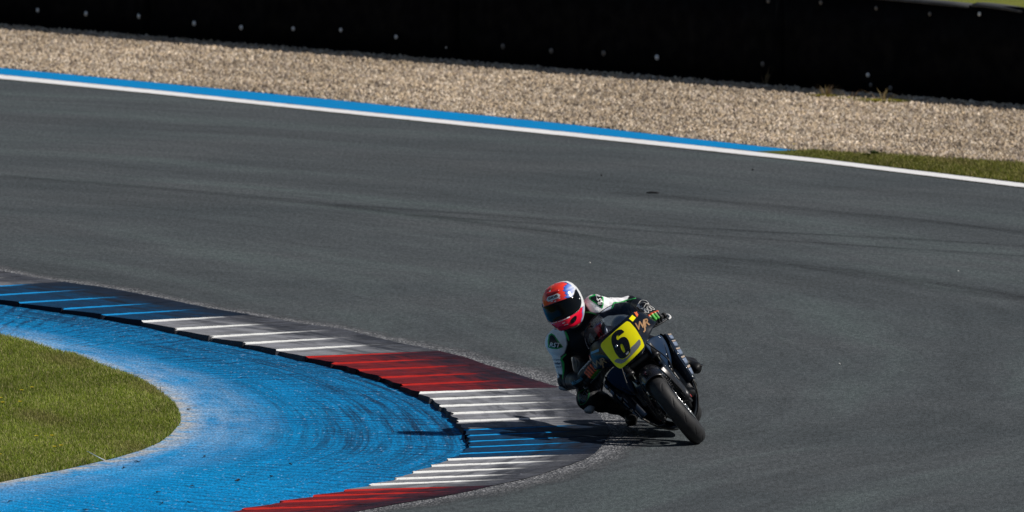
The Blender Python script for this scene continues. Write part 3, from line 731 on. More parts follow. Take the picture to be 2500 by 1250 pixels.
for i in range(len(SEAMS)-1):
    s0, s1 = SEAMS[i], SEAMS[i+1]+0.10
    n = 30; V = []; top = 0.918
    for j in range(n+1):
        x = s0+(s1-s0)*j/n
        bow = 0.010*math.sin(j*1.1+i)+0.006*math.sin(j*2.3+2*i)-(0.012 if j > n-2 else 0)
        for (yy, zz) in ((-0.02, -0.03), (-0.028, 0.25), (-0.030, 0.55), (-0.022, top), (-0.004, top), (-0.012, 0.55), (-0.010, 0.25), (-0.002, -0.03)):
            V.append((x, yy+bow*(1 if 0.0 < zz < .8 else .4)+(0.006 if i % 2 else 0), zz+(0.008*math.sin(j*.7+i*2) if zz > .8 else 0)))
    F = [(j*8+k, j*8+(k+1) % 8, (j+1)*8+(k+1) % 8, (j+1)*8+k) for j in range(n) for k in range(8)]
    F += [tuple(range(8))[::-1], tuple(n*8+k for k in range(8))]
    panel = obj('belt_panel', V, F, belt, barrier)
    # strips along the top edge, their grey standing in for sunlight on the belting, each sagging towards its right end
    for (u0, u1, zz) in ((s0+0.1, s0+2.62, .006), (s0+2.70, s1-1.2, .0)):
        if i == 6: (u0, u1, zz) = ((15.2, 17.84, .006), (17.90, 18.57, -.005))[0 if zz > 0.001 else 1]
        m = 8; W = []
        for j in range(m+1):
            x = u0+(u1-u0)*j/m; z = top+0.014-0.030*(j/m)**2+zz
            W += [(x, -0.052, z-.026), (x, -0.046, z-.004), (x, 0.02, z+.012), (x, 0.10, z+.010), (x, 0.10, z-.004), (x, -0.03, z-.024)]
        G = [(j*6+k, j*6+(k+1) % 6, (j+1)*6+(k+1) % 6, (j+1)*6+k) for j in range(m) for k in range(6)]+[tuple(range(6))[::-1], tuple(m*6+k for k in range(6))]
        obj('top_strip', W, G, belt_top, barrier)
    for bi, (bx, bz) in enumerate(BOLT):
        if s0 <= bx < SEAMS[i+1]: add_bolt(panel, bx, bz, 0.026+0.004*math.sin(bx*9), bi in (9, 11, 14, 15, 16, 17, 19, 20, 21, 22, 23))
    if i in (0, 1, 2, 7, 8):
        for q in range(6):
            add_bolt(panel, s0+0.4+q*0.77, 0.155+0.01*math.sin(q*3+i)); add_bolt(panel, s0+0.5+q*0.75, 0.79)
backing = MB()
backing.box((8.0, 0.30, 0.42), (42.0, 0.44, 0.86))
backing.build('earth_backing', pbr('backing_earth', (0.03, 0.028, 0.024), 0.95), barrier, smooth=False)

# ================================================================== small growth and litter
weed_mat = blade_material('weed_leaf')
def weed(name, xy, z, n, h, spread, pal, label, cat='plant', stalks=0, group=None):
    root = empty(name, Matrix.Translation((xy[0], xy[1], z)), label=label, cat=cat, group=group)
    def tuft(nm, n, h, spread, pal, w, up):
        V, F, C = [], [], []
        for _ in range(n):
            a = random.uniform(0, 6.28); r = random.uniform(0, spread)*.35; L = h*random.uniform(.5, 1.0)
            d = np.array([math.cos(a), math.sin(a), 0]); s = np.array([-d[1], d[0], 0])*w*random.uniform(.6, 1.2)
            b = d*r; o = random.uniform(.1, 1.0)*spread
            P = [b, b+d*o*.35+np.array([0, 0, L*(.62 if up else .5)]), b+d*o+np.array([0, 0, L*(1 if up else .55)])]
            k = len(V); V += [P[0]-s*.5, P[0]+s*.5, P[1]-s, P[1]+s, P[2]]
            F += [(k, k+1, k+3, k+2), (k+2, k+3, k+4)]
            c = np.array(random.choice(pal))*random.uniform(.7, 1.3); C += [c]*5
        return obj(nm, V, F, weed_mat, root, smooth=False, cols=np.array(C))
    tuft('leaf_tuft', n, h, spread, pal, .010, False)
    if stalks: tuft('seed_stalk', stalks, h*2.6, spread*.8, [(0.22, 0.15, 0.09), (0.26, 0.20, 0.09)], .005, True)
    return root
YG = [(0.36, 0.33, 0.03), (0.24, 0.25, 0.03), (0.44, 0.38, 0.05)]; DG = [(0.03, 0.05, 0.012), (0.05, 0.07, 0.02)]
weed('dark_weed', bar_pt(15.12, .10)[:2], .006, 26, .075, .10, [(0.045, 0.05, 0.02), (0.06, 0.06, 0.025)], 'dark spindly weed growing against the black barrier, farthest left of the barrier weeds', stalks=14)
weed('flowering_weed', bar_pt(16.66, .74)[:2], .006, 90, .055, .20, YG, 'weed with pinkish brown seed heads and yellow-green leaves at the barrier foot', stalks=30)
weed('small_weed', bar_pt(17.02, .76)[:2], .006, 50, .045, .18, YG, 'small low weed between the two bigger yellow-green weeds at the barrier', stalks=8)
weed('spreading_weed', bar_pt(17.50, .80)[:2], .006, 150, .055, .32, YG, 'wide yellow-green weed with pale stalks at the barrier foot, nearest the right edge', stalks=16)
weed('gravel_sprout', (0.148, 37.3), .006, 16, .05, .09, YG, 'tiny green sprout growing out of the pale gravel below the barrier')
weed('leafy_weed', (1.551, 28.2), .012, 60, .09, .14, DG, 'dark leafy weed standing on the edge of the grass verge beside the gravel', stalks=0)

yel = pbr('yellow_petal', (0.72, 0.55, 0.01), 0.6)
stem_m = pbr('flower_stem', (0.07, 0.11, 0.015), 0.7)
flower0 = None
FLAB = ['yellow flower in the upper infield grass, left of the topmost yellow flower', 'topmost yellow flower in the infield grass', 'yellow flower near the left edge, lower of the two at upper left',
        'yellow flower right of the two at the upper left edge of the grass', 'yellow flower left of another at the same height in the middle grass', 'yellow flower right of another at the same height in the middle grass',
        'rightmost of the yellow flowers in the infield grass', 'yellow flower just left of the rightmost one in the infield grass', 'lowest yellow flower, at the left edge of the infield grass', 'yellow flower at the very left edge, upper of the two there']
for (x, y) in FLW+[[0.83, 28.9]]:
    if flower0 is None:
        flower0 = empty('yellow_flower')
        b = MB(); b.tube([(0, 0, 0), (.004, 0, .045)], .0015, 5); b.build('stem', stem_m, flower0)
        b = MB()
        for q in range(9):
            a = q*2*math.pi/9; d = np.array([math.cos(a), math.sin(a), 0]); s = np.array([-d[1], d[0], 0])*.005; c0 = np.array([.004, 0, .046])
            b.add([c0, c0+d*.012-s+np.array([0, 0, .004]), c0+d*.017+np.array([0, 0, .006]), c0+d*.012+s+np.array([0, 0, .004])], [(0, 1, 2, 3)])
        b.build('petals', yel, flower0)
        f = flower0
    else:
        f = flower0.copy(); COL.objects.link(f)
        for ch in flower0.children:
            c = ch.copy(); COL.objects.link(c); c.parent = f
    f.location = (x, y, .022 if x < 0 else .014)
    f.rotation_euler = (0, 0, x*40)
    tag(f, FLAB[FLW.index([x, y])] if x < 0 else 'small yellow flower between the gravel and the verge grass', 'flower', 'yellow flowers in the infield grass' if x < 0 else None)

rubber_bit = pbr('rubber_crumb', (0.010, 0.011, 0.014), 0.9)
crumb_lab = ['curled dark rubber crumb with a raised hook on blue apron below the grass', 'small dark crumb just left of the hooked one on the blue apron', 'thick dark rubber crumb in the middle of the bright blue lower apron', 'long thin dark shred at the bottom edge on the blue apron',
             'round dark crumb at far left on the lower blue apron', 'small dark crumb on blue apron, right of the grass tip', 'thin dark shred on the blue apron above the red blocks', 'flat dark shred low on the blue apron near the bottom edge',
             'dark crumb lying closest to the red kerb blocks on blue apron', 'tiny hooked dark crumb low on the blue apron', 'dark crumb beside the rounded tip of the grass on blue apron', 'slim dark shred on the blue apron left of another slim shred', 'short dark shred on blue apron below the whitish dusty zone', 'dark speck on blue apron beside the tyre-rubbed arcs']
for i, (x, y) in enumerate(DEB):
    L = (.045, .022, .032, .055, .026, .018, .034, .036, .022, .02, .026, .03, .03, .018)[i]
    b = MB(); n = 7; path = [(-L/2+L*k/n, .02*math.sin(k*.9+i), .005+(.016 if i in (0, 9) and k > 4 else .002)*math.sin(k*.6+i)**2) for k in range(n+1)]
    b.tube(path, [.0015, .004+.001*(i % 3), .003, .001], 6)
    o = b.build('rubber_crumb', rubber_bit, label=crumb_lab[i], cat='debris', group='dark crumbs on the blue apron'); o.location = (x, y, .018); o.rotation_euler = (0, 0, .25*math.sin(i*5))
tl = ['dark flat shred of rubber lying alone on the far grey asphalt', 'small dark speck of debris on asphalt near the white line, farther right', 'small dark speck of debris on the asphalt below the white line, farther left', 'tiny pale pebble on the asphalt above the rider', 'tiny white pebble on asphalt near the right edge', 'tiny pale pebble on asphalt right of the motorcycle']
pale = pbr('pale_pebble', (.6, .6, .58), .8)
for i, (x, y) in enumerate(TRK):
    b = MB()
    if i == 0: b.tube([(-.055, 0, .005), (-.02, .02, .009), (.03, -.01, .008), (.06, .02, .006)], [.004, .010, .008, .003], 7)
    else: b.tube([(-.008, 0, .007), (0, .003, .010), (.008, 0, .006)], [.004, .010 if i < 3 else .007, .003], 6)
    o = b.build('rubber_shred' if i == 0 else ('asphalt_speck' if i < 3 else 'pebble'), rubber_bit if i < 3 else pale, label=tl[i], cat='debris' if i < 3 else 'pebble'); o.location = (x, y, .002)
fe = MB()
P = np.array([[(t*.11-.02, w*(.012*math.sin(math.pi*min(1, t*1.05+.02))), .02+.10*(1-t)*.6+.004*abs(w)) for w in (-1, -.5, 0, .5, 1)] for t in np.linspace(0, 1, 10)])
fe.shell(P, .001); fe.tube([(-.03, 0, .085), (.02, 0, .06), (.09, 0, .026)], .0014, 5)
o = fe.build('feather', pbr('white_feather', (.62, .66, .68), .7), label='small white feather caught upright in the grass edge', cat='feather'); o.location = (FEA[0][0]+.02, FEA[0][1], .02); o.rotation_euler = (0, 0, .2)

# ================================================================== motorcycle (own frame: x forward, y to its left, z up; leaned over to its right)
BIKE = Matrix(((0.0262, 0.7813, -0.6237, 0.0374), (-0.9997, 0.0205, -0.0163, 0.0010), (0.0, 0.6239, 0.7815, 0.0131), (0, 0, 0, 1)))
bike = empty('motorcycle', BIKE, label='black racing motorcycle leaned hard over, with a yellow number 6 plate on its nose', cat='motorcycle')
paint = pbr('gloss_black_paint', (0.004, 0.006, 0.011), 0.26, var=0.2, vscale=5, coat=0.0, spec=0.28)
navy = pbr('dark_navy_paint', (0.006, 0.012, 0.026), 0.22, var=0.2, vscale=5, coat=0.0, spec=0.26)
navy_flat = pbr('deep_blue_panel', (0.012, 0.028, 0.062), 0.45, var=0.2, vscale=5, spec=0.07)
satin = pbr('satin_black', (0.010, 0.010, 0.012), 0.42, var=0.3, vscale=25)
carbon = pbr('carbon_black', (0.008, 0.008, 0.010), 0.28, var=0.4, vscale=60, coat=0.3)
steel = pbr('brushed_steel', (0.42, 0.43, 0.44), 0.28, metal=1.0, vscale=50)
darkmetal = pbr('dark_metal', (0.055, 0.055, 0.058), 0.4, metal=0.9, var=0.3, vscale=40)
alloy = pbr('frame_alloy', (0.10, 0.10, 0.105), 0.38, metal=0.9)
tube_gl = pbr('fork_tube', (0.22, 0.24, 0.235), 0.16, metal=1.0, vscale=30)
gold = pbr('gold_lettering', (0.32, 0.17, 0.065), 0.4, var=0.15)
yellow = pbr('number_plate_yellow', (0.97, 0.88, 0.0), 0.45, var=0.05, vscale=18)
ink = pbr('black_vinyl', (0.006, 0.006, 0.008), 0.3, vscale=30)
white_ink = pbr('white_print', (0.72, 0.72, 0.72), 0.45)
slate = pbr('slate_blue_vinyl', (0.17, 0.215, 0.31), 0.32); beige = pbr('beige_vinyl', (0.40, 0.32, 0.26), 0.35)
sky_ink = pbr('light_blue_vinyl', (0.03, 0.26, 0.48), 0.35)
red_ink = pbr('red_plastic', (0.5, 0.02, 0.02), 0.4); orange = pbr('orange_plastic', (0.8, 0.16, 0.05), 0.5)
rubber = Shader('tyre_rubber'); _o = rubber.coord(); _n = rubber.noise(_o, 30.0, 4.0, 0.65)
rubber.set(color=rubber.mix(rubber.ramp(_n, .35, .7), (0.009, 0.009, 0.010), (0.020, 0.020, 0.022)), rough=0.62, spec=0.4); rubber.bump(rubber.noise(_o, 160.0, 3.0), 0.25, 0.003); rubber = rubber.m
def mesh_vent_material():
    s = Shader('wire_mesh'); o = s.coord(); q = s.sep(o)
    a = s.math('SINE', s.math('MULTIPLY', s.math('ADD', q[1], q[2]), 950.0)); b = s.math('SINE', s.math('MULTIPLY', s.math('SUBTRACT', q[1], q[2]), 950.0))
    s.set(color=s.mix(s.ramp(s.math('MAXIMUM', a, b), 0.35, 0.75), (0.03, 0.03, 0.03), (0.42, 0.43, 0.44)), rough=0.45, metal=0.3); return s.m
vent_m = mesh_vent_material()
cy = -0.017

# ---- wheels
def wheel(x, z, R, hw, rim_r, front):
    c = (x, 0.0, z)
    hub = MB(); hub.lathe([(0.012, -.07), (0.034, -.07), (0.034, -.05), (0.026, -.03), (0.026, .03), (0.034, .05), (0.034, .07), (0.012, .07)], c, 24)
    w = hub.build('wheel', satin, bike)
    # tyre with cut sipes
    prof = []
    na = 44
    for i in range(na+1):
        a = math.pi*(i/na)
        prof.append((R-hw+hw*math.sin(a)*1.0 if True else 0, -hw*math.cos(a)))
    prof = [(rim_r+.004, -hw*.72)]+[p for p in prof]+[(rim_r+.004, hw*.72)]
    nseg = 420 if front else 200
    T = MB(); T.lathe(prof, c, nseg)
    V = np.array(T.v)
    dx, dz = V[:, 0]-c[0], V[:, 2]-c[2]; th = np.arctan2(dz, dx); rr = np.hypot(dx, dz); yy = V[:, 1]/hw
    per = 2*math.pi/14
    dep = np.zeros(len(V))
    for sgn, off in ((1, 0), (-1, per/2)):
        u = ((th+off) % per)/per
        t = (u-0.12)/0.55                                   # along the sipe
        line = sgn*(0.10+0.62*np.clip(t, 0, 1)**1.2)
        wdt = 0.060*np.sin(np.pi*np.clip(t, 0.02, .98))
        m = (t > 0) & (t < 1)
        dep = np.maximum(dep, np.where(m, np.clip(1-np.abs(yy-line)/(wdt+1e-3), 0, 1), 0))
    dep *= np.where(rr > R-hw*.9, 1, 0)
    f = np.minimum(dep*2, 1)*0.0035
    V[:, 0] -= f*np.cos(th); V[:, 2] -= f*np.sin(th)
    obj('tyre', V, T.f, rubber, w)
    rm = MB()
    k = rim_r
    rm.lathe([(k+.006, -hw*.80), (k-.004, -hw*.76), (k-.016, -hw*.55), (k-.022, 0), (k-.016, hw*.55), (k-.004, hw*.76), (k+.006, hw*.80), (k-.002, hw*.5), (k-.004, 0), (k-.002, -hw*.5)], c, 64, closed=True)
    for q in range(6):
        a = q*math.pi/3+.2; d = np.array([math.cos(a), 0, math.sin(a)])
        for sy in (-1, 1):
            rm.tube([np.array(c)+d*.03+np.array([0, sy*.035, 0]), np.array(c)+d*.11+np.array([0, sy*.03, 0]), np.array(c)+d*(k-.014)+np.array([0, sy*.012, 0])], [.014, .010, .012], 8)
    rm.build('rim', satin, w)
    for sy in ((-1, 1) if front else (-1,)):
        rd = .155 if front else .11
        d = MB(); d.lathe([(rd-.034, -.0025), (rd, -.0025), (rd, .0025), (rd-.034, .0025)], (x, sy*.062, z), 72, closed=True)
        for q in range(10):
            a = q*math.pi/5; d.tube([(x+.06*math.cos(a), sy*.058, z+.06*math.sin(a)), (x+(rd-.03)*math.cos(a), sy*.062, z+(rd-.03)*math.sin(a))], .007, 6)
        d.build('brake_disc', steel, w)
    return w
wheel(0.0, 0.30, 0.30, 0.060, 0.213, True)
wheel(-1.30, 0.322, 0.315, 0.092, 0.213, False)

# ---- front end
rake = math.radians(23.5); fd = np.array([-math.sin(rake), 0, math.cos(rake)])
for sy in (-1, 1):
    b0 = np.array([0.028, sy*.104, 0.30])
    m = MB(); m.tube([b0+fd*.36, b0+fd*.58], [.031, .031], 20); m.tube([b0+fd*.345, b0+fd*.375], .034, 20)
    leg = m.build('fork_leg', satin, bike)
    m = MB(); m.tube([b0+fd*.10, b0+fd*.35], .0235, 20); m.build('fork_slider', tube_gl, leg)
    m = MB(); m.tube([b0+fd*-.02, b0+fd*.02, b0+fd*.12], [.024, .031, .030], 16); m.box(b0+fd*.0+np.array([-.012, 0, 0]), (.06, .03, .075), bevel=.008)
    m.build('axle_clamp', satin, leg)
    m = MB(); m.box(np.array([-.075, sy*.085, .335]), (.055, .050, .120), Matrix.Rotation(-.45, 3, 'Y'), bevel=.010)
    for q in (-1, 1): m.tube([(-.075+q*.02, sy*.105, .335+q*.035), (-.075+q*.02, sy*.124, .335+q*.035)], .013, 12)
    cal = m.build('brake_caliper', darkmetal, bike)
    m = MB()
    for q in (-1, 0, 1): m.tube([(-.045, sy*.112, .31+q*.025), (-.038, sy*.128, .31+q*.025)], .006, 8)
    m.build('caliper_bolt', steel, cal)
    m = MB(); m.box((-.03, sy*.128, .285), (.02, .006, .022), bevel=.002); m.build('caliper_badge', red_ink, cal)
    m = MB(); m.tube(cr([(-.06, sy*.10, .40), (.02, sy*.150, .52), (.01, sy*.155, .60), (-.12, sy*.10, .76)]), .0042, 8); m.build('brake_hose', satin, bike)
m = MB(); m.box((-.20, 0, .86), (.05, .25, .035), bevel=.01); m.box((-.17, 0, .665), (.06, .26, .045), bevel=.01); m.tube([(-.235, 0, .66), (-.30, 0, .88)], .03, 14)
m.build('triple_clamp', darkmetal, bike)
# mudguard: arch over the tyre with long side guards running down outside the fork
rows = []
for a in np.radians([20, 36, 52, 68, 84, 100, 116]):
    row = []
    for t in np.linspace(-1, 1, 13):
        b = t*math.pi*.5*.93; Rr = 0.313+0.0
        y = .083*math.sin(b); rr = Rr-.083+.083*max(math.cos(b), 0)+.012
        rr -= .02*abs(t)**3
        row.append((rr*math.cos(a)*1.0, y, .30+rr*math.sin(a)))
    rows.append(row)
fen = MB(); fen.shell(smooth_grid(rows[2:], 4, 2), .003)
for sy in (-1, 1):
    R_ = [[(.13, sy*.080, .565), (.10, sy*.112, .565), (.05, sy*.120, .575)], [(.125, sy*.092, .50), (.09, sy*.122, .50), (.035, sy*.128, .505)], [(.095, sy*.100, .42), (.065, sy*.126, .42), (.02, sy*.130, .43)], [(.06, sy*.106, .33), (.04, sy*.124, .33), (.005, sy*.126, .335)], [(.035, sy*.108, .25), (.02, sy*.118, .25), (.0, sy*.120, .25)]]
    fen.shell(smooth_grid(R_, 5, 5), .004)
fen.build('front_mudguard', carbon, bike)

# ---- nose fairing and number plate
def nose_x(y, z):
    return .040-1.06*(z-.826)-2.2*(y-cy)**2-1.0*(z-.826)**2
half = [[(-.090, 0, .944), (-.105, .075, .942), (-.165, .135, .945), (-.245, .185, .935), (-.33, .205, .915)],
        [(-.030, 0, .905), (-.050, .085, .905), (-.125, .155, .905), (-.225, .215, .895), (-.32, .235, .88)],
        [(.035, 0, .826), (.012, .100, .826), (-.085, .170, .845), (-.205, .232, .845), (-.32, .252, .83)],
        [(.090, 0, .740), (.060, .085, .738), (-.045, .150, .760), (-.180, .246, .796), (-.31, .262, .79)],
        [(.078, 0, .716), (.045, .080, .716), (-.060, .138, .744), (-.195, .238, .786), (-.31, .252, .775)]]
for r in half[1:]:
    for q in (0, 1): r[q] = (nose_x(r[q][1]+cy, r[q][2]), r[q][1], r[q][2])
nose = MB(); g = both_sides(half, cy, 7, 6); g[..., 0] -= .008; nose.shell(g, .004)
nose_o = nose.build('nose_fairing', paint, bike)
bv_nose = BVHTree.FromPolygons(nose.v, nose.f)
def onto(bvh, y, z, x0=1.2, dx=-1.0):
    h = bvh.ray_cast(Vector((x0, y, z)), Vector((dx, 0, 0)))
    return (h[0], h[1]) if h[0] is not None else (None, None)
def decal(name, pts, faces, bvh, mat, parent, off=.003, x0=1.2, fn=None, **kw):
    """lays a flat (y, z) shape on the surface met along -x"""
    V, ok = [], []
    for y, z in pts:
        if fn: V.append((fn(y, z)+off, y, z)); ok.append(True); continue
        p, n = onto(bvh, y, z, x0); good = p is not None
        if good:
            if n.x < 0: n = -n
            q = p+n*off; V.append(tuple(q)); ok.append(True)
        else: V.append((0, y, z)); ok.append(False)
    F = [f for f in faces if all(ok[i] for i in f)]
    # drop faces that jump over an edge of the surface
    F = [f for f in F if max(abs(V[f[i]][0]-V[f[i-1]][0]) for i in range(len(f))) < .12]
    if not F: return None
    return obj(name, V, F, mat, parent, **kw)
PLATE = [tuple(p) for p in cr(list(PLATE[-2:])+list(PLATE)+list(PLATE[:2]), 3)[6:6+3*len(PLATE)]]
pv, pf = fill_poly([PLATE], .022)
P_ = [(nose_x(y, z)+.006, y, z) for y, z in pv]; n0 = len(P_)
Vp = P_+[(nose_x(y, z)+.002, y, z) for y, z in pv]
Fp = [list(f) for f in pf]
bl = len(PLATE)
ring = [min(range(n0), key=lambda i: (pv[i][0]-a)**2+(pv[i][1]-b)**2) for a, b in PLATE]
plate = obj('number_plate', Vp, Fp+[[a+n0 for a in f[::-1]] for f in pf], yellow, bike)
loop = lambda q, n: [tuple(p) for p in cr(list(q[-2:])+list(q)+list(q[:2]), n)[2*n:-(2*n)-1+n*0][:len(q)*n]]
v, f = fill_poly([loop(SIX, 4), loop(HOLE, 4)], .012)
decal('numeral', v, f, None, ink, plate, .0085, fn=nose_x)
v, f = fill_poly([VENT], .014)
decal('plate_vent', v, f, None, vent_m, plate, .0072, fn=nose_x)
m = MB(); m.lathe([(0, .005), (.007, .004), (.010, 0)], (0, 0, 0), 12)
pb = obj('bolt', [(-y_ if False else y_, x_, z_) for x_, y_, z_ in m.v], m.f, steel, plate); pb.location = (nose_x(-.055, .846)+.010, -.055, .846)
def word(body, size, centre, ang, bvh, mat, parent, shear=.25, bold=0.0, off=.003, name='lettering', x0=1.2, fn=None):
    v, f = text2d(body, size, shear, bold)
    c, s = math.cos(ang), math.sin(ang)
    # text right = towards the bike's left (+y); seen from the front
    pts = [(centre[0]+a*c-b*s, centre[1]+a*s+b*c) for a, b in v]
    return decal(name, pts, f, bvh, mat, parent, off, x0, fn)
def monogram(centre, ang, size):
    # three interlaced gold letters
    for ch, da, db, sc in (('W', -.62, .12, 1.0), ('J', .02, -.12, 1.15), ('R', .55, .10, 1.0)):
        c, s = math.cos(ang), math.sin(ang)
        word(ch, size*sc, (centre[0]+(da*c-db*s)*size*.62, centre[1]+(da*s+db*c)*size*.62), ang, bv_nose, gold, nose_o, .15, .0012)
monogram((.166, .838), math.radians(-20), .062)
monogram((-.207, .812), math.radians(-5), .060)
word('007', .016, (-.025, .772), .0, None, white_ink, plate, .2, .0004, .0098, fn=nose_x)
v, f = fill_poly([STK_Y], .02); decal('sticker', v, f, bv_nose, yellow, nose_o, .003)
v, f = fill_poly([STK_B], .02); decal('sticker', v, f, bv_nose, sky_ink, nose_o, .003)
v, f = fill_poly([[(.165, .955-.01), (.18, .945), (.178, .905), (.162, .90)]], .02); decal('sticker', v, f, bv_nose, orange, nose_o, .003)

# ---- windscreen
ws = Shader('tinted_screen')
fr = ws.node('ShaderNodeFresnel', {'IOR': 1.22}); tr = ws.node('ShaderNodeBsdfTransparent', {'Color': (0.82, 0.86, 0.93, 1)}); gl = ws.node('ShaderNodeBsdfGlossy', {'Color': (0.9, 0.95, 1, 1), 'Roughness': 0.05})
mx = ws.node('ShaderNodeMixShader', {0: ws.math('MULTIPLY', fr.outputs[0], 0.06), 1: tr.outputs[0], 2: gl.outputs[0]}); ws.t.links.new(mx.outputs[0], ws.out.inputs[0])
hw_ = [[(-.088, 0, .946), (-.105, .075, .944), (-.165, .135, .947), (-.245, .187, .937), (-.33, .207, .917)],
       [(-.20, 0, 1.015), (-.215, .07, 1.008), (-.26, .13, .998), (-.32, .18, .978), (-.38, .20, .955)],
       [(-.33, 0, 1.065), (-.34, .06, 1.060), (-.37, .11, 1.045), (-.41, .155, 1.02), (-.44, .185, .99)]]
S_ = MB(); S_.shell(both_sides(hw_, cy, 8, 6), .002)
scr = S_.build('windscreen', ws.m, bike)
edge = cr([(x, y+cy, z) for x, y, z in hw_[2]], 5); e2 = edge.copy(); e2[:, 1] = 2*cy-e2[:, 1]
m = MB(); m.tube(np.vstack([e2[::-1], edge[1:]]), .003, 6)
for s in (1, -1):
    q = cr([(r[-1][0], s*r[-1][1]+cy, r[-1][2]) for r in hw_], 4); m.tube(q, .003, 6)
m.build('screen_trim', satin, scr)
m = MB(); m.box((-.20, -.04, .870), (.08, .15, .07), Matrix.Rotation(.5, 3, 'Y'), bevel=.012); m.build('dashboard', satin, bike)

# ---- side fairings, ducts, belly
def side(s):
    R_ = [[(-.30, .246, .690), (-.32, .236, .620), (-.33, .222, .540), (-.345, .214, .440), (-.355, .206, .335)],
          [(-.37, .268, .668), (-.39, .262, .600), (-.42, .250, .520), (-.45, .238, .430), (-.46, .215, .320)],
          [(-.55, .268, .650), (-.56, .262, .590), (-.58, .250, .510), (-.58, .235, .420), (-.58, .210, .310)],
          [(-.80, .215, .600), (-.80, .220, .540), (-.80, .215, .470), (-.80, .200, .390), (-.78, .180, .300)]]
    g = smooth_grid(R_, 6, 6); g[..., 1] = g[..., 1]*s+cy*(1-.3*s)
    m = MB(); m.shell(g, .005*s)
    # inner lip turned inwards along the leading edge
    lead = g[0]; lip = np.stack([lead, lead+np.array([-.03, -s*.045, 0]), lead+np.array([-.10, -s*.075, .0])], 0); m.shell(lip, .003*s)
    o = m.build('side_fairing', navy, bike)
    mm_ = MB().shell(g, .0).v
    # blocks of the broken stripe run down the outer face
    for i in range(10):
        mat_ = beige if i % 2 == 0 else slate
        a = .02+.19*(i//2)+(0 if i % 2 == 0 else .046); b = a+(.038 if i % 2 == 0 else .105)
        nv = g.shape[1]-1; nu_ = g.shape[0]-1
        rowsB = []
        for t in np.linspace(a, min(b, .97), 4):
            row = []
            for w in np.linspace(.10, .42, 5):
                x = w*nu_; y = t*nv; i0, j0 = min(int(x), nu_-1), min(int(y), nv-1); fx, fy = x-i0, y-j0
                p = g[i0, j0]*(1-fx)*(1-fy)+g[i0+1, j0]*fx*(1-fy)+g[i0, j0+1]*(1-fx)*fy+g[i0+1, j0+1]*fx*fy
                row.append(p+np.array([.001, s*.0085, .001]))
            rowsB.append(row)
        MB().shell(np.array(rowsB), .001*s).build('stripe_block', mat_, o)
    for (bx, by, bz) in ((-.33, .240, .64), (-.35, .226, .53), (-.36, .214, .42), (-.37, .21, .35)):
        m = MB(); m.lathe([(0, .006), (.005, .005), (.007, 0), (.007, -.006)], (bx, by*s+cy*(1-.3*s)+s*.004, bz), 10); m.build('bolt', steel, o)
    return o
side(1); side(-1)
for s in (1, -1):                                           # dark blue panel from the nose back to the side, with the air duct beside it
    m = MB()
    R_ = [[(-.085, .100, .735), (-.16, .155, .735), (-.235, .205, .715), (-.26, .225, .69)], [(-.09, .103, .690), (-.15, .150, .680), (-.225, .195, .650), (-.25, .212, .62)], [(-.10, .102, .628), (-.145, .128, .605), (-.205, .160, .570), (-.235, .178, .54)], [(-.15, .104, .58), (-.17, .115, .555), (-.205, .130, .515), (-.23, .14, .49)]]
    g = smooth_grid(R_, 5, 5); g[..., 1] = g[..., 1]*s+cy*(1-.5*s); m.shell(g, .004*s)
    pan = m.build('inner_panel', navy_flat, bike)
    m = MB()
    ring = lambda x, y, z, w, h: [(x+.0, y*s+cy*(1-.5*s)+w*s*math.cos(a), z+h*math.sin(a)) for a in np.linspace(0, 2*math.pi, 14, endpoint=False)]
    m.loft([ring(-.255, .222, .66, .016, .055), ring(-.30, .215, .62, .018, .06), ring(-.42, .19, .56, .02, .055)], cap=False)
    m.build('air_duct', paint, bike)
    m = MB(); m.tube(cr([(-.25, .215*s+cy, .715), (-.235, .205*s+cy, .64), (-.215, .175*s+cy, .555), (-.2, .14*s+cy, .49)], 5), .0045, 8); m.build('duct_edge', paint, pan)
    for (x_, y_, z_) in ((-.248, .212, .70), (-.222, .18, .585), (-.205, .148, .51)):
        m = MB(); m.lathe([(0, .004), (.0045, .003), (.006, -.004)], (x_+.008, y_*s+cy, z_), 8); m.build('bolt', steel, pan)
m = MB()
sec = lambda x, yl, zt, w2, z2, zb: [(x, -yl+cy, zt), (x, -w2+cy, z2), (x, -.055+cy, zb), (x, .055+cy, zb), (x, w2+cy, z2), (x, yl+cy, zt)]
for secs in ([sec(-.40, .208, .335, .15, .215, .135), sec(-.50, .212, .325, .140, .180, .115), sec(-.70, .200, .310, .125, .165, .112), sec(-.92, .165, .30, .115, .175, .130)],):
    m.shell(smooth_grid(secs, 5, 5), .004)
    fr_ = smooth_grid(secs, 5, 5)[0]; back = fr_+np.array([-.05, 0, .0]); back[:, 1] = cy+(back[:, 1]-cy)*.8; back[:, 2] = .30+(back[:, 2]-.30)*.85
    m.shell(np.stack([fr_, back]), .003)
bel = m.build('belly_fairing', paint, bike)
m = MB(); e_ = cr([(-.362, .206+cy*.7, .33), (-.42, .175+cy, .235), (-.48, .115+cy, .150), (-.52, .075+cy, .118)], 6); m.tube(e_, .006, 8); e_ = e_.copy(); e_[:, 1] = 2*cy-e_[:, 1]; m.tube(e_, .006, 8); m.build('belly_edge', pbr('lit_edge', (.05, .045, .042), .35, coat=.3), bel)  # paler brownish tube paints in the light caught along the belly edge
# right lower flank seen past the rider's knee
m = MB(); g = smooth_grid([[(-.33, -.262, .62), (-.36, -.278, .54), (-.40, -.262, .44), (-.43, -.225, .34)], [(-.45, -.285, .62), (-.47, -.298, .54), (-.50, -.280, .44), (-.52, -.235, .33)], [(-.70, -.27, .60), (-.70, -.282, .53), (-.70, -.265, .43), (-.70, -.22, .32)]], 5, 5); m.shell(g, .004); m.build('flank_panel', paint, bike)

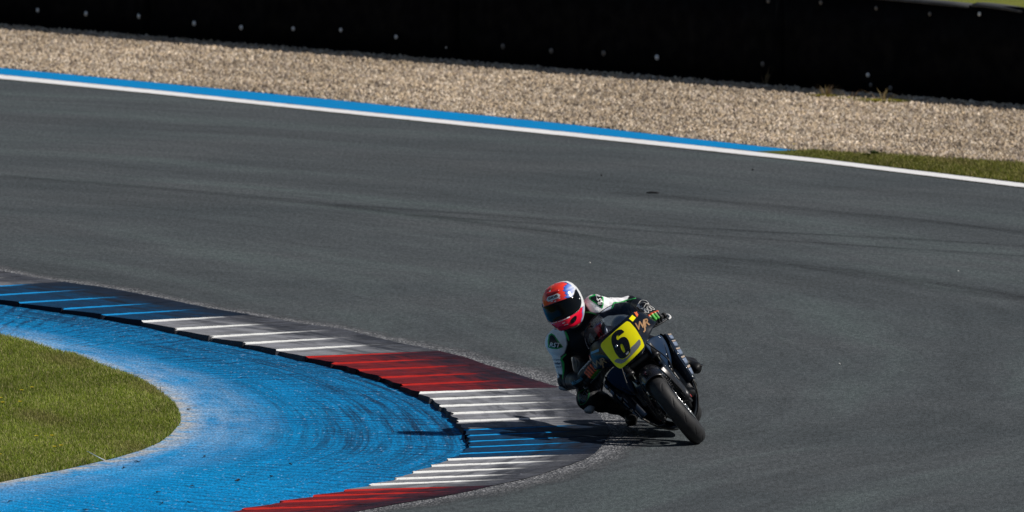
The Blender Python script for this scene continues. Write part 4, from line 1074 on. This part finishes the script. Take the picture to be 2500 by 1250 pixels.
# ---- engine bay and the rest of the machine
m = MB(); m.box((-.26, cy, .52), (.035, .30, .26), Matrix.Rotation(-.25, 3, 'Y'), bevel=.008)
rad = m.build('radiator', satin, bike)
m = MB()
for q in range(16): m.box((-.238+.004*q*0-.0042*(q-8)*.9, cy, .52+(q-8)*.0145), (.008, .28, .004))
m.build('radiator_fins', darkmetal, rad)
m = MB(); m.box((-.55, 0, .36), (.34, .34, .26), bevel=.04); m.box((-.45, 0, .52), (.22, .30, .16), Matrix.Rotation(-.4, 3, 'Y'), bevel=.03); m.lathe([(0, .19), (.07, .19), (.09, .15)], (-.60, 0, .34), 20); m.lathe([(0, -.19), (.07, -.19), (.09, -.15)], (-.60, 0, .34), 20)
m.build('engine', darkmetal, bike)
for q in (-.09, -.03, .03, .09):
    m = MB(); m.tube(cr([(-.36, q, .50), (-.29, q, .42), (-.32, q*.9, .27), (-.46, q*.55, .175), (-.65, -.02, .165)], 6), .019, 10); m.build('exhaust_header', darkmetal, bike)
m = MB(); m.tube(cr([(-.65, -.02, .165), (-.95, -.06, .20), (-1.10, -.15, .33), (-1.40, -.19, .45)], 6), [.026, .03, .048, .050], 14); m.build('exhaust_silencer', darkmetal, bike)
for s in (1, -1):
    m = MB(); m.tube(cr([(-.24, s*.05, .72), (-.38, s*.14, .68), (-.62, s*.17, .58), (-.84, s*.14, .44), (-.88, s*.12, .36)], 6), [.03, .035, .035, .032, .03], 12); m.build('frame_spar', alloy, bike)
    m = MB(); m.tube(cr([(-.86, s*.12, .38), (-1.05, s*.125, .37), (-1.32, s*.13, .322)], 5), [.032, .028, .022], 12); m.build('swingarm', alloy, bike)
    m = MB(); m.tube([(-.93, s*.14, .40), (-.95, s*.18, .37), (-.945, s*.255, .37)], [.012, .010, .010], 10); m.box((-.93, s*.15, .43), (.07, .008, .09), bevel=.002); m.build('footpeg', darkmetal, bike)
T_ = []
for x, w, zt, zb_ in ((-.36, .06, .86, .80), (-.44, .135, .905, .74), (-.56, .165, .915, .68), (-.68, .145, .885, .68), (-.80, .085, .83, .70), (-.86, .06, .80, .72)):
    T_.append([(x, w*math.cos(a)*(1 if math.sin(a) > 0 else .9), (zt+zb_)/2+(zt-zb_)/2*math.copysign(abs(math.sin(a))**.8, math.sin(a))) for a in np.linspace(0, 2*math.pi, 24, endpoint=False)])
m = MB(); m.loft([list(r) for r in np.array([cr(np.array(T_)[:, j], 4) for j in range(24)]).transpose(1, 0, 2)]); m.build('fuel_tank', pbr('satin_navy', (.008, .012, .022), .5, spec=.2), bike)
T_ = []
for x, w, zt, zb_ in ((-.82, .09, .79, .69), (-1.0, .12, .785, .70), (-1.15, .11, .815, .72), (-1.35, .085, .855, .78), (-1.52, .05, .885, .83), (-1.57, .02, .875, .845)):
    T_.append([(x, w*math.cos(a), (zt+zb_)/2+(zt-zb_)/2*math.sin(a)) for a in np.linspace(0, 2*math.pi, 18, endpoint=False)])
m = MB(); m.loft([list(r) for r in np.array([cr(np.array(T_)[:, j], 4) for j in range(18)]).transpose(1, 0, 2)]); m.build('tail_fairing', paint, bike)
m = MB(); m.box((-.96, 0, .812), (.26, .19, .03), bevel=.012); m.box((-1.13, 0, .83), (.05, .16, .08), Matrix.Rotation(.3, 3, 'Y'), bevel=.015); m.build('seat', satin, bike)
# clip-ons with grips and levers
GRIP = {1: (np.array([-.30, .125, .815]), np.array([-.392, .300, .782])), -1: (np.array([-.29, -.165, .805]), np.array([-.395, -.372, .752]))}
for s in (1, -1):
    a, b = GRIP[s]; d = (b-a)/np.linalg.norm(b-a)
    m = MB(); m.tube([a-d*.02, b], .011, 12); m.tube([np.array([-.245, s*.104, .79]), np.array([-.255, s*.104, .83])], .036, 18); m.box((a+np.array([-.25, s*.104, .81]))/2, (.05, .04, .03), bevel=.006)
    hb = m.build('handlebar', satin, bike)
    m = MB(); m.tube([a+d*.05, b], .0165, 14); m.tube([b-d*.004, b+d*.012], .021, 14); m.build('grip', pbr('grip_rubber', (.012, .012, .013), .8), hb)
    fwd = np.array([.80, 0, -.35]); fwd -= d*(fwd@d); fwd /= np.linalg.norm(fwd)
    m = MB(); m.tube(cr([a+d*.03+fwd*.025, a+d*.07+fwd*.060, a+d*.13+fwd*.066, a+d*.185+fwd*.058], 5), [.008, .007, .006, .006], 8)
    e = a+d*.19+fwd*.058; m.tube([e-d*.006, e, e+d*.006], [.004, .0095, .004], 10); m.build('lever', darkmetal, hb)
    m = MB(); m.tube(cr([b+d*.010, b+d*.022+fwd*.02, b+d*.012+fwd*.058, b-d*.012+fwd*.072], 5), [.009, .010, .009, .006], 8); m.build('lever_guard', pbr('white_nylon', (.62, .62, .62), .5) if s == 1 else satin, hb)
    m = MB(); m.box(a+d*.02+np.array([.02, 0, .035]), (.04, .03, .035), bevel=.006); m.build('reservoir', satin, hb)

# ================================================================== rider, hanging off to the inside; built in the motorcycle's leaned frame
rider = empty('person', BIKE, label='racer in black, white and green leathers and red helmet hanging off the leaned motorcycle', cat='person')
leather = painted('racing_leather', rough=0.52, bump=0.35, bscale=70.0, spec=0.14, var=0.12)
SH_L, EL_L, WR_L = (-.560, -.030, 1.095), (-.640, .160, .955), (-.452, .232, .900)
SH_R, EL_R, WR_R = (-.600, -.368, 1.060), (-.655, -.478, .815), (-.448, -.412, .790)
HIP_L, KN_L, AN_L = (-.98, -.10, .80), (-.60, .170, .575), (-.985, .180, .405)
HIP_R, KN_R, AN_R = (-.99, -.31, .775), (-.585, -.440, .640), (-.99, -.300, .400)
S = Sculpt((-1.24, -.66, .24), (-.26, .40, 1.36), .0055)
S.ell((-.70, -.215, .99), (.185, .155, .150), k=.05, pid=1)                       # chest
S.cap((-.66, -.20, 1.02), (-.88, -.205, .915), .135, .130, .06, 1)
S.cap((-.88, -.205, .915), (-1.00, -.205, .835), .135, .150, .06, 1)               # waist to seat
S.ell((-1.02, -.20, .81), (.15, .175, .12), k=.05, pid=1)
S.ell((-.66, -.20, 1.115), (.15, .075, .065), k=.05, pid=1)                       # hump between the shoulders
S.cap((-.60, -.10, 1.085), SH_L, .085, .074, .05, 1); S.cap((-.62, -.30, 1.07), SH_R, .085, .074, .05, 1)
S.cap((-.58, -.20, 1.09), (-.45, -.195, 1.16), .075, .060, .04, 2)                # neck
S.ell((-.395, -.19, 1.235), (.100, .075, .115), k=.03, pid=2)                     # head inside the helmet
S.ell((-.300, -.19, 1.215), (.018, .012, .020), k=.02, pid=2); S.ell((-.325, -.19, 1.165), (.03, .028, .02), k=.02, pid=2)   # nose, chin
for sh, el, wr, pid in ((SH_L, EL_L, WR_L, 3), (SH_R, EL_R, WR_R, 5)):
    S.ell(sh, (.078, .074, .074), k=.04, pid=pid)
    S.cap(sh, el, .062, .055, .035, pid)
    mid = tuple(np.array(el)*.55+np.array(wr)*.45)
    S.cap(el, mid, .056, .052, .03, pid+1); S.cap(mid, wr, .052, .036, .03, pid+1)
    S.ell(el, (.058, .058, .058), k=.02, pid=pid+1)
for hp, kn, an, pid in ((HIP_L, KN_L, AN_L, 7), (HIP_R, KN_R, AN_R, 9)):
    m_ = tuple(np.array(hp)*.45+np.array(kn)*.55)
    S.cap(hp, m_, .112, .088, .05, pid); S.cap(m_, kn, .088, .072, .03, pid)
    S.ell(kn, (.074, .070, .074), k=.03, pid=pid)
    c_ = tuple(np.array(kn)*.66+np.array(an)*.34)
    S.cap(kn, c_, .064, .062, .03, pid+1); S.cap(c_, an, .062, .042, .03, pid+1)
V, F, N, ID = S.skin(0.0016)
BLK, WHT, GRN, GRY, SKN = np.array((.010, .010, .013)), np.array((.84, .84, .86)), np.array((.02, .42, .09)), np.array((.030, .029, .032)), np.array((.42, .25, .17))
C = np.tile(BLK, (len(V), 1))
y, z, nx = V[:, 1], V[:, 2], N[:, 0]
front = V[:, 0] > -.80
arm_l = np.isin(ID, (3, 4)) | ((ID == 1) & (y > -.16) & (z > 1.02)); arm_r = np.isin(ID, (5, 6)) | ((ID == 1) & (y < -.27) & (z > .98))
def blend(sel, amount, colour):
    a = np.where(sel, np.clip(amount, 0, 1), 0)[:, None]; C[:] = C*(1-a)+colour*a
def soft(poly):
    d = dist_line(y, z, list(poly)+[poly[0]]); return .5+np.where(in_poly(y, z, poly), d, -d)/.008
blend(arm_l, soft(WHITE_L), WHT)
blend(arm_l & (ID != 4), (N[:, 1]*.62+N[:, 2]*.78-N[:, 0]*.5-.35)*8+.5, WHT)
blend(arm_r, soft(WHITE_R), WHT)
blend(arm_r & (ID != 6) & (y < -.34) & (z > .87), (-N[:, 1]*.78+N[:, 2]*.45-N[:, 0]*.6-.45)*8+.5, WHT)
blend((ID == 1) & front, soft(WHITE_T), WHT)
C[(ID == 2) & (V[:, 0] > -.47)] = SKN
body = obj('body', V, F, leather, rider, cols=C)
bvb = BVHTree.FromPolygons(V.tolist(), F.tolist())
green_m = pbr('green_piping', (.02, .40, .085), .45)
for ln, w in ((GREEN_L, .0075), (GREEN_R, .008), (GREEN_C, .0085), (GREEN_T, .007), (GREEN_N, .005)):
    p2 = np.array([(0, a, b) for a, b in ln]); p2 = cr(p2, 8)[:, 1:]; q = []
    for a, b in p2:
        P, nn = onto(bvb, a, b, .4)
        if P is not None and (not q or abs(P.x-q[-1][0]) < .06): q.append((P.x-w*.35, a, b))
    if len(q) > 3:
        m = MB(); m.tube(q, [w*.7, w, w, w*.5], 8); m.build('piping', green_m, body)
cup_blk = pbr('black_armour', (.007, .008, .009), .22, vscale=30); cup_grn = pbr('green_trim', (.012, .34, .075), .35)
def inset(poly, d):
    p = np.array(poly); c = p.mean(0); return [tuple(c+(q-c)*(1-d/np.linalg.norm(q-c))) for q in p]
for poly, wctr, wang, wsz in ((CUP_L, (.022, 1.118), 1.15, .036), (CUP_R, (-.392, 1.066), -.72, .038)):
    v, f = fill_poly([poly], .014); rim_ = decal('shoulder_cup', v, f, bvb, cup_grn, body, .003)
    v, f = fill_poly([inset(poly, .011)], .014); decal('cup_face', v, f, bvb, cup_blk, body, .0065)
    word('RST', wsz, wctr, wang, bvb, white_ink, body, .25, .0006, .0095)
v, f = fill_poly([KNEE], .014); decal('knee_patch', v, f, bvb, pbr('dull_green_trim', (.006, .10, .028), .4), body, .003)
v, f = fill_poly([inset(KNEE, .009)], .014); decal('knee_panel', v, f, bvb, cup_blk, body, .006)
word('RST', .04, (-.448, .672), 0.35, bvb, pbr('grey_print', (.10, .10, .11), .5), body, .25, 0, .009)
navy_ink = pbr('navy_print', (.02, .045, .10), .5)
word('BUILT WITH', .0125, (-.452, .980), -.60, bvb, navy_ink, body, 0, .0003, .003)
word('Kevlar', .024, (-.462, .958), -.60, bvb, navy_ink, body, 0, .0006, .003)
word('RST', .020, (-.464, .928), -.60, bvb, navy_ink, body, .3, 0, .003)
word('RST', .022, (.088, 1.085), -1.25, bvb, pbr('pale_print', (.3, .31, .34), .5), body, .2, 0, .003)

# ---- helmet
Rm = np.array(BIKE.to_3x3())
def w2l(v): return Rm.T @ np.array(v)
yaw, pit, rol = math.radians(17), math.radians(7), math.radians(21)
Fw = np.array([-math.sin(yaw)*math.cos(pit), -math.cos(yaw)*math.cos(pit), -math.sin(pit)])
L0 = np.cross([0, 0, 1], Fw); L0 /= np.linalg.norm(L0); U0 = np.cross(Fw, L0)
Uw = math.cos(rol)*U0-math.sin(rol)*L0; Lw = math.cos(rol)*L0+math.sin(rol)*U0
HM = np.stack([w2l(Fw), w2l(Lw), w2l(Uw)], 1); HC = np.array([-.375, -.176, 1.250])
HT = np.array([(.152, .004, .004, .004), (.148, .050, .062, .046), (.136, .084, .100, .076), (.112, .113, .130, .099), (.075, .135, .150, .117), (.035, .147, .158, .1265), (-.01, .152, .156, .129), (-.05, .155, .146, .1265), (-.085, .157, .128, .114), (-.115, .151, .106, .098), (-.138, .138, .086, .082), (-.150, .120, .072, .068)])
HZ = np.arange(-.160, .156, .0005); HTS = np.stack([np.interp(HZ, HT[::-1, 0], HT[::-1, k]) for k in (1, 2, 3)], 1)
ker = np.hanning(41); ker /= ker.sum()
for k in range(3):                                          # fair the profile below the crown
    sm = np.convolve(np.pad(HTS[:, k], 20, 'edge'), ker, 'valid'); HTS[:, k] = np.where(HZ < .128, sm, HTS[:, k])
def helm(th, z, off=0.0):
    i = int(np.clip((z+.160)/.0005, 0, len(HTS)-1)); af, ab, b = HTS[i]
    c, s = math.cos(th), math.sin(th)
    a = af if c > 0 else ab
    e = 2.25
    r = (abs(c/a)**e+abs(s/b)**e)**(-1/e)
    chin = 0.012*max(0, c)**6*(1 if z < -.06 else 0)*min(1, (-.06-z)/.03) if z < -.06 else 0
    r += chin
    p = np.array([r*c, r*s, z]); n = np.array([c, s, .35 if z > .05 else (0.9 if z > .12 else 0)]); n /= np.linalg.norm(n)
    return p+n*off
def h2l(p): return HM @ np.asarray(p)+HC
zs = np.concatenate([np.linspace(.1525, .13, 8), np.linspace(.125, -.150, 62)])
# smooth the profile table
zt = HT[:, 0]
nth = 150
hv, hc = [], []
RED, SHADE_RED, BLU, LBL = np.array((.86, .045, .022)), np.array((.88, .008, .042)), np.array((.008, .12, .58)), np.array((.10, .42, .72)); HWHT = np.array((.80, .81, .82))
def paint_h(th, z):
    d = math.degrees(th); s = abs(d); py = abs(helm(th, z)[1]) if s < 90 else .14
    red = RED*(1-min(1, max(0, (.07-z)/.09)))+SHADE_RED*min(1, max(0, (.07-z)/.09))  # orange to crimson downwards: sunlit crown and shaded front put into the colour
    k = (z+.2)/.046; tri = abs((k % 1)-.5)*2; k2 = (z+.21)/.021; tri2 = abs((k2 % 1)-.5)*2
    if z > -.055:
        edge = .062+.030*tri*(.6+.4*math.sin(k*1.7))+.010*tri2
        if py < edge+(.032 if th < 0 else .004): return red
        if py < edge+(.036 if th < 0 else .008): return BLU*.35
        f = min(1, max(0, py-edge-.006)/.042)**2.0
        if s > 150: return red
        return BLU*(1-f)+HWHT*f
    edge = 76+8*tri
    if s < edge: return SHADE_RED
    f = min(1, (s-edge)/22)
    return BLU*(1-f)+HWHT*f if s < 140 else RED
for z in zs:
    for k in range(nth):
        th = 2*math.pi*k/nth; p = helm(th, z); t2 = (th+math.pi) % (2*math.pi)-math.pi
        hv.append(h2l(p)); hc.append(paint_h(t2, z))
hf = [(i*nth+k, i*nth+(k+1) % nth, (i+1)*nth+(k+1) % nth, (i+1)*nth+k) for i in range(len(zs)-1) for k in range(nth)]
top = len(hv); hv.append(h2l((0, 0, .1535))); hc.append(RED)
hf += [(top, (k+1) % nth, k) for k in range(nth)]
bot = len(hv)                                                # rolled lower rim and dark lining
for k in range(nth):
    th = 2*math.pi*k/nth; p = helm(th, -.150); hv.append(h2l((p[0]*.86, p[1]*.86, -.142))); hc.append((.01, .01, .012))
for k in range(nth):
    th = 2*math.pi*k/nth; p = helm(th, -.150); hv.append(h2l((p[0]*.80, p[1]*.80, -.05))); hc.append((.01, .01, .012))
l0 = (len(zs)-1)*nth
hf += [(l0+k, l0+(k+1) % nth, bot+(k+1) % nth, bot+k) for k in range(nth)]+[(bot+k, bot+(k+1) % nth, bot+nth+(k+1) % nth, bot+nth+k) for k in range(nth)]
helmet = obj('helmet', hv, hf, painted('helmet_paint', rough=.22, coat=.25, var=.04), rider, cols=np.array(hc))
def hpatch(name, thz, zz, off, mat, th_=.003, both=False):
    """grid of (angle, height) points laid over the helmet shell"""
    m = MB(); m.shell([[h2l(helm(t, z, off)) for t, z in row] for row in thz], th_); return m.build(name, mat, helmet)
visor_m = pbr('dark_visor', (.002, .003, .004), .10, var=.02, spec=.16)
rows = []
for t in np.radians(np.linspace(-94, 94, 71)):
    d = abs(math.degrees(t)); e = max(0, (d-52)/42)
    zt_ = .043-.004*(d/48)**2+.052*e**1.3-.040*max(0, e-.72)/.28*0; zb_ = -.072+.010*(min(d, 80)/60)**2+.055*e**1.5
    if d > 80: q = (d-80)/14; mid_ = (zt_*.55+zb_*.45)+.03*q; zt_ = zt_*(1-q**2)+mid_*q**2; zb_ = zb_*(1-q**2)+mid_*q**2
    rows.append([(t, zb_+(zt_-zb_)*w) for w in np.linspace(0, 1, 14)])
visor = hpatch('visor', rows, None, .0045, visor_m)
m = MB()
for j in (0, -1): m.tube([h2l(helm(r[j][0], r[j][1], .0045)) for r in rows[2:-2]], .0022, 6)
m.build('visor_seal', ink, helmet)
for s in (1, -1):
    p = h2l(helm(s*math.radians(76), .004, .006)); q = h2l(helm(s*math.radians(76), .004, .010)); m = MB(); m.tube([p, q], [.0085, .0075], 14); m.build('visor_screw', steel, helmet)
def hword(body_, size, t0, z0, ang, mat, name='lettering', bold=0, shear=0, off=.004):
    v, f = text2d(body_, size, shear, bold); c, s = math.cos(ang), math.sin(ang)
    P = [h2l(helm(t0+(a*c-b*s)/.125, z0+(a*s+b*c)*.93, off)) for a, b in v]
    return obj(name, P, f, mat, helmet)
def hpoly(name, poly, t0, z0, mat, off, ml=.010):
    v, f = fill_poly([poly], ml); return obj(name, [h2l(helm(t0+a/.125, z0+b*.93, off)) for a, b in v], f, mat, helmet)
hx = lambda w, h, n: [(-w+n, -h), (w-n, -h), (w, 0), (w-n, h), (-w+n, h), (-w, 0)]
hpoly('badge', hx(.049, .0165, .012), 0, .078, pbr('silver_badge', (.55, .57, .60), .3), .004)
hpoly('badge', hx(.046, .0140, .011), 0, .078, white_ink, .0046)
hword('SHOEI', .0235, 0, .0785, 0, ink, bold=.0011, off=.0056)
m = MB(); m.shell([[h2l(helm(t, z, .003+.007*math.cos(t*2.2)*(1-abs(w)**2))) for t in np.linspace(-.42, .42, 15)] for w, z in zip(np.linspace(-1, 1, 7), np.linspace(.100, .118, 7))], .002); m.build('brow_vent', pbr('red_vent', (.55, .02, .02), .3), helmet)
hpoly('print', [(-.008, -.006), (.008, -.006), (.008, .006), (-.008, .006)], -.16, .124, white_ink, .0035)
for t0, z0, w in ((-.10, .058, .008), (.06, .052, .006), (.30, .060, .005)): hpoly('print', [(-w, -.0025), (w, -.0025), (w, .0025), (-w, .0025)], t0, z0, white_ink, .0035)
hword('X', .03, -.12, .137, .3, gold, bold=.001)
for s in (1, -1):
    pol = [(.034*math.cos(a)*.62+.012*math.sin(a)*s, .022*math.sin(a)) for a in np.linspace(0, 6.283, 18, endpoint=False)]
    hpoly('chin_vent', pol, s*.56, -.106, ink, .004)
hpoly('chin_vent', [(-.03, -.007), (.03, -.007), (.022, .007), (-.022, .007)], 0, -.124, pbr('crimson_vent', (.42, .008, .03), .35), .005)
for t0, z0, w, h in ((.10, -.100, .007, .0025), (.16, -.118, .010, .003), (-.32, -.078, .022, .0014), (.14, -.080, .030, .0014), (.36, -.078, .008, .004)): hpoly('print', [(-w, -h), (w, -h), (w, h), (-w, h)], t0, z0, white_ink, .004)

# ---- gloves: five fingers closed round each grip
glove_m = painted('glove_leather', rough=.42, bump=.25, bscale=160, var=.12)
ORG, FGR = np.array((.80, .13, .045)), np.array((.07, .42, .045))
line_m = pbr('white_piping', (.72, .71, .68), .5)
def glove(s):
    a, b = GRIP[s]; d = (b-a)/np.linalg.norm(b-a)
    wr = np.array(WR_L if s == 1 else WR_R); el = np.array(EL_L if s == 1 else EL_R)
    g0 = a+d*(.125 if s == 1 else .135)
    up = (wr-g0); up -= d*(up@d); up /= np.linalg.norm(up)
    fw = np.array([1.0, 0, 0.1]); fw -= d*(fw@d); fw -= up*(fw@up); fw /= np.linalg.norm(fw)
    # turn so that knuckles sit above and ahead of the bar
    f_ = fw*.985+up*.17; u_ = up*.985-fw*.17
    pt = lambda o, f, u: g0+d*o+f_*f+u_*u
    lo = np.minimum(g0, wr)-.14; hi = np.maximum(g0, wr)+.14
    S = Sculpt(lo, hi, .0030)
    arm = (wr-el)/np.linalg.norm(wr-el)
    S.cap(wr-arm*.085, wr-arm*.01, .058, .047, .012, 1)          # gauntlet
    S.cap(wr-arm*.01, wr+arm*.02, .043, .040, .02, 1)
    kn = []
    for i, (o, L) in enumerate(((-.034, .95), (-.011, 1.05), (.012, 1.0), (.034, .84))):
        k0 = pt(o*1.03, .030, .047); k1 = pt(o*1.04, .018+.032*L, .012); k2 = pt(o*1.03, .010+.024*L, -.012-.012*L); k3 = pt(o, .000, -.031*L)
        wp = wr+arm*.02+d*o*.6
        S.cap(wp, k0, .019, .0160, .014, 2)                      # back of the hand
        S.cap(k0, k1, .0150, .0128, .006, 3 if True else 0); S.cap(k1, k2, .0126, .0112, .004, 4); S.cap(k2, k3, .0110, .0096, .004, 5)
        S.ell(k0+u_*.003, (.0165, .0165, .0165), k=.006, pid=3); S.ell(k1, (.0138, .0138, .0138), k=.004, pid=6)
        kn.append((k0, k1, k2))
    tb = wr+arm*.03-d*.026; t1 = pt(-.060, -.004, .026); t2 = pt(-.058, .006, -.016); t3 = pt(-.040, .020, -.034)
    S.cap(tb, t1, .020, .0165, .014, 2); S.cap(t1, t2, .0155, .0135, .006, 5); S.cap(t2, t3, .0132, .0112, .004, 5)
    S.ell((wr+arm*.02+pt(0, .020, .042))/2, (.034, .034, .028), k=.02, pid=2)
    V, F, N, ID = S.skin()
    C = np.tile(np.array((.011, .011, .013)), (len(V), 1))
    C[(ID == 6)] = ORG; C[ID == 4] = FGR if s == 1 else np.array((.012, .012, .014)); C[(ID == 4) & ((V-g0)@d > .020)] = np.array((.012, .012, .014))
    if s == -1: C[(ID == 4)] = ORG*.9; C[(ID == 6)] = ORG; C[np.isin(ID, (4, 6)) & (np.abs((((V-g0)@d+.0225) % .0228)-.0114) > .0080)] = (.011, .011, .013); C[ID == 5] = FGR*.6
    o = obj('glove', V, F, glove_m, rider, cols=C)
    bv = BVHTree.FromPolygons(V.tolist(), F.tolist())
    out = (u_*.60+f_*.80); out /= np.linalg.norm(out)
    def on(p):
        h = bv.ray_cast(Vector(p+out*.12), Vector(-out)); 
        return np.array(h[0])+out*.0015 if h[0] is not None else p+out*.02
    # white-edged knuckle armour: four cells, and a shield over the back of the hand
    for i in range(4):
        c = kn[i][0]+out*.004; e1 = d*.0095; e2 = np.cross(d, out)*.013
        m = MB(); m.tube([on(c+e1*math.cos(q)+e2*math.sin(q)) for q in np.linspace(0, 2*math.pi, 15)], .0026, 5); m.build('knuckle_guard', line_m, o)
    c = (kn[1][0]+kn[2][0])/2*.52+wr*.48; back = np.cross(d, out)
    if back@(wr-g0) < 0: back = -back
    shp = [(-.028, -.012), (.028, -.012), (.034, .012), (.016, .036), (-.016, .036), (-.034, .012), (-.028, -.012)]
    m = MB(); m.tube([on(c+d*p+back*q) for p, q in np.array([(np.array(shp[i])*(1-t)+np.array(shp[i+1])*t) for i in range(6) for t in (0, .33, .66)]+[shp[0]])], .0026, 5); m.tube([on(c+d*p+back*q) for p, q in ((-.01, .03), (-.004, .012), (.008, .006), (.012, -.01))], .0015, 5); m.build('back_armour', line_m, o)
    # lettering along the gauntlet
    v, f = text2d('McIntosh', .040, 0, .0004)
    ax = arm*(1 if s == 1 else 1); side_ = np.cross(ax, np.array([1.0, 0, 0])); side_ /= np.linalg.norm(side_); tow = np.cross(side_, ax); 
    if tow[0] < 0: tow = -tow
    # seen from the front the line runs across the forearm's foreshortened length
    ctr = wr-arm*.028
    if s == -1: ax2 = np.array([.35, .93, -.10]); up2 = np.array([.0, .12, 1.0])
    else: ax2 = np.array([.45, .45, -.80]); up2 = np.array([0.2, .85, .52])
    Vt, ok = [], []
    for p, q in v:
        P = ctr+ax2/np.linalg.norm(ax2)*p*.62+up2/np.linalg.norm(up2)*q*.9
        h = bv.ray_cast(Vector(P+np.array([.3, 0, 0])), Vector((-1, 0, 0)))
        if h[0] is not None and h[0].x > P[0]-.10: Vt.append(np.array(h[0])+np.array([.002, 0, 0])); ok.append(True)
        else: Vt.append(P); ok.append(False)
    F2 = [q for q in f if all(ok[i] for i in q)]
    if F2: obj('lettering', Vt, F2, pbr('glove_print', (.45, .50, .56) if s == 1 else (.10, .30, .42), .5), o)
    m = MB(); m.tube([wr-arm*.030+q for q in [np.cross(arm, up)*.046*math.cos(t)+np.cross(arm, np.cross(arm, up))*.046*math.sin(t) for t in np.linspace(0, 6.283, 20)]], .0030, 6); m.build('wrist_strap', satin, o)
    return o
glove(1); glove(-1)

# ---- boots and sliders
boot_m = pbr('boot_leather', (.008, .008, .009), .55, vscale=30, bump=.3, spec=.25)
for s, an, toe, heel in ((1, AN_L, (-.885, .240, .338), (-1.035, .228, .362)), (-1, AN_R, (-.865, -.312, .330), (-1.05, -.285, .352))):
    S = Sculpt(np.array(an)-.24, np.array(an)+.24, .005)
    kn = np.array(KN_L if s == 1 else KN_R); a_ = np.array(an); u = (kn-a_)/np.linalg.norm(kn-a_)
    S.cap(a_+u*.17, a_, .060, .048, .02, 1); S.cap(a_, heel, .046, .038, .03, 1); S.cap(a_, np.array(toe)*.5+a_*.5, .046, .040, .03, 1); S.cap(np.array(heel)+np.array([0, 0, -.0]), toe, .034, .033, .03, 1)
    S.ell(toe, (.060, .036, .028), k=.03, pid=1); S.cap(np.array(heel)+np.array([-.010, 0, -.030]), np.array(toe)+np.array([0, 0, -.018]), .026, .024, .008, 1); S.cap(a_+np.array([-.02, 0, .02]), np.array(heel)+np.array([-.02, 0, .01]), .040, .032, .02, 1)
    V, F, N, ID = S.skin(); bo = obj('boot', V, F, boot_m, rider)
    m = MB(); t_ = np.array(toe); m.tube(cr([t_+(.035, s*.036, -.012), t_+(.0, s*.044, -.012), t_+(-.04, s*.040, -.010)], 4), [.005, .008, .005], 8); m.build('toe_slider', satin, bo)
    m = MB(); h_ = np.array(heel); m.tube([h_+(.02, s*.030, 0), h_+(-.015, s*.032, .0)], [.012, .014], 10); m.build('heel_guard', satin, bo)
puck = pbr('scuffed_slider', (.24, .26, .29), .5, var=.3, vscale=25)
for s, c, nn in ((-1, np.array([-.545, -.478, .582]), np.array([.35, -.75, -.60])),):
    nn = nn/np.linalg.norm(nn); e1 = np.cross(nn, [0, 0, 1.0]); e1 /= np.linalg.norm(e1); e2 = np.cross(nn, e1)
    m = MB(); rings = []
    for r, h in ((1.0, -.020), (1.0, .004), (.92, .014), (.70, .020), (.35, .023), (.02, .024)):
        rings.append([c+nn*h+e1*.046*r*math.cos(a)+e2*.033*r*math.sin(a) for a in np.linspace(0, 6.283, 20, endpoint=False)])
    m.loft(rings); m.build('knee_slider', puck, rider)
m = MB(); c = np.array(EL_R)+np.array([.0, -.048, -.026]); m.loft([[c+np.array([.05*r*math.cos(a), -h*.7, -h*.7+.0])+np.array([0, .028*r*math.sin(a), -.028*r*math.sin(a)]) for a in np.linspace(0, 6.283, 16, endpoint=False)] for r, h in ((1, -.012), (.95, .006), (.6, .014), (.05, .016))]); m.build('elbow_slider', puck, rider)
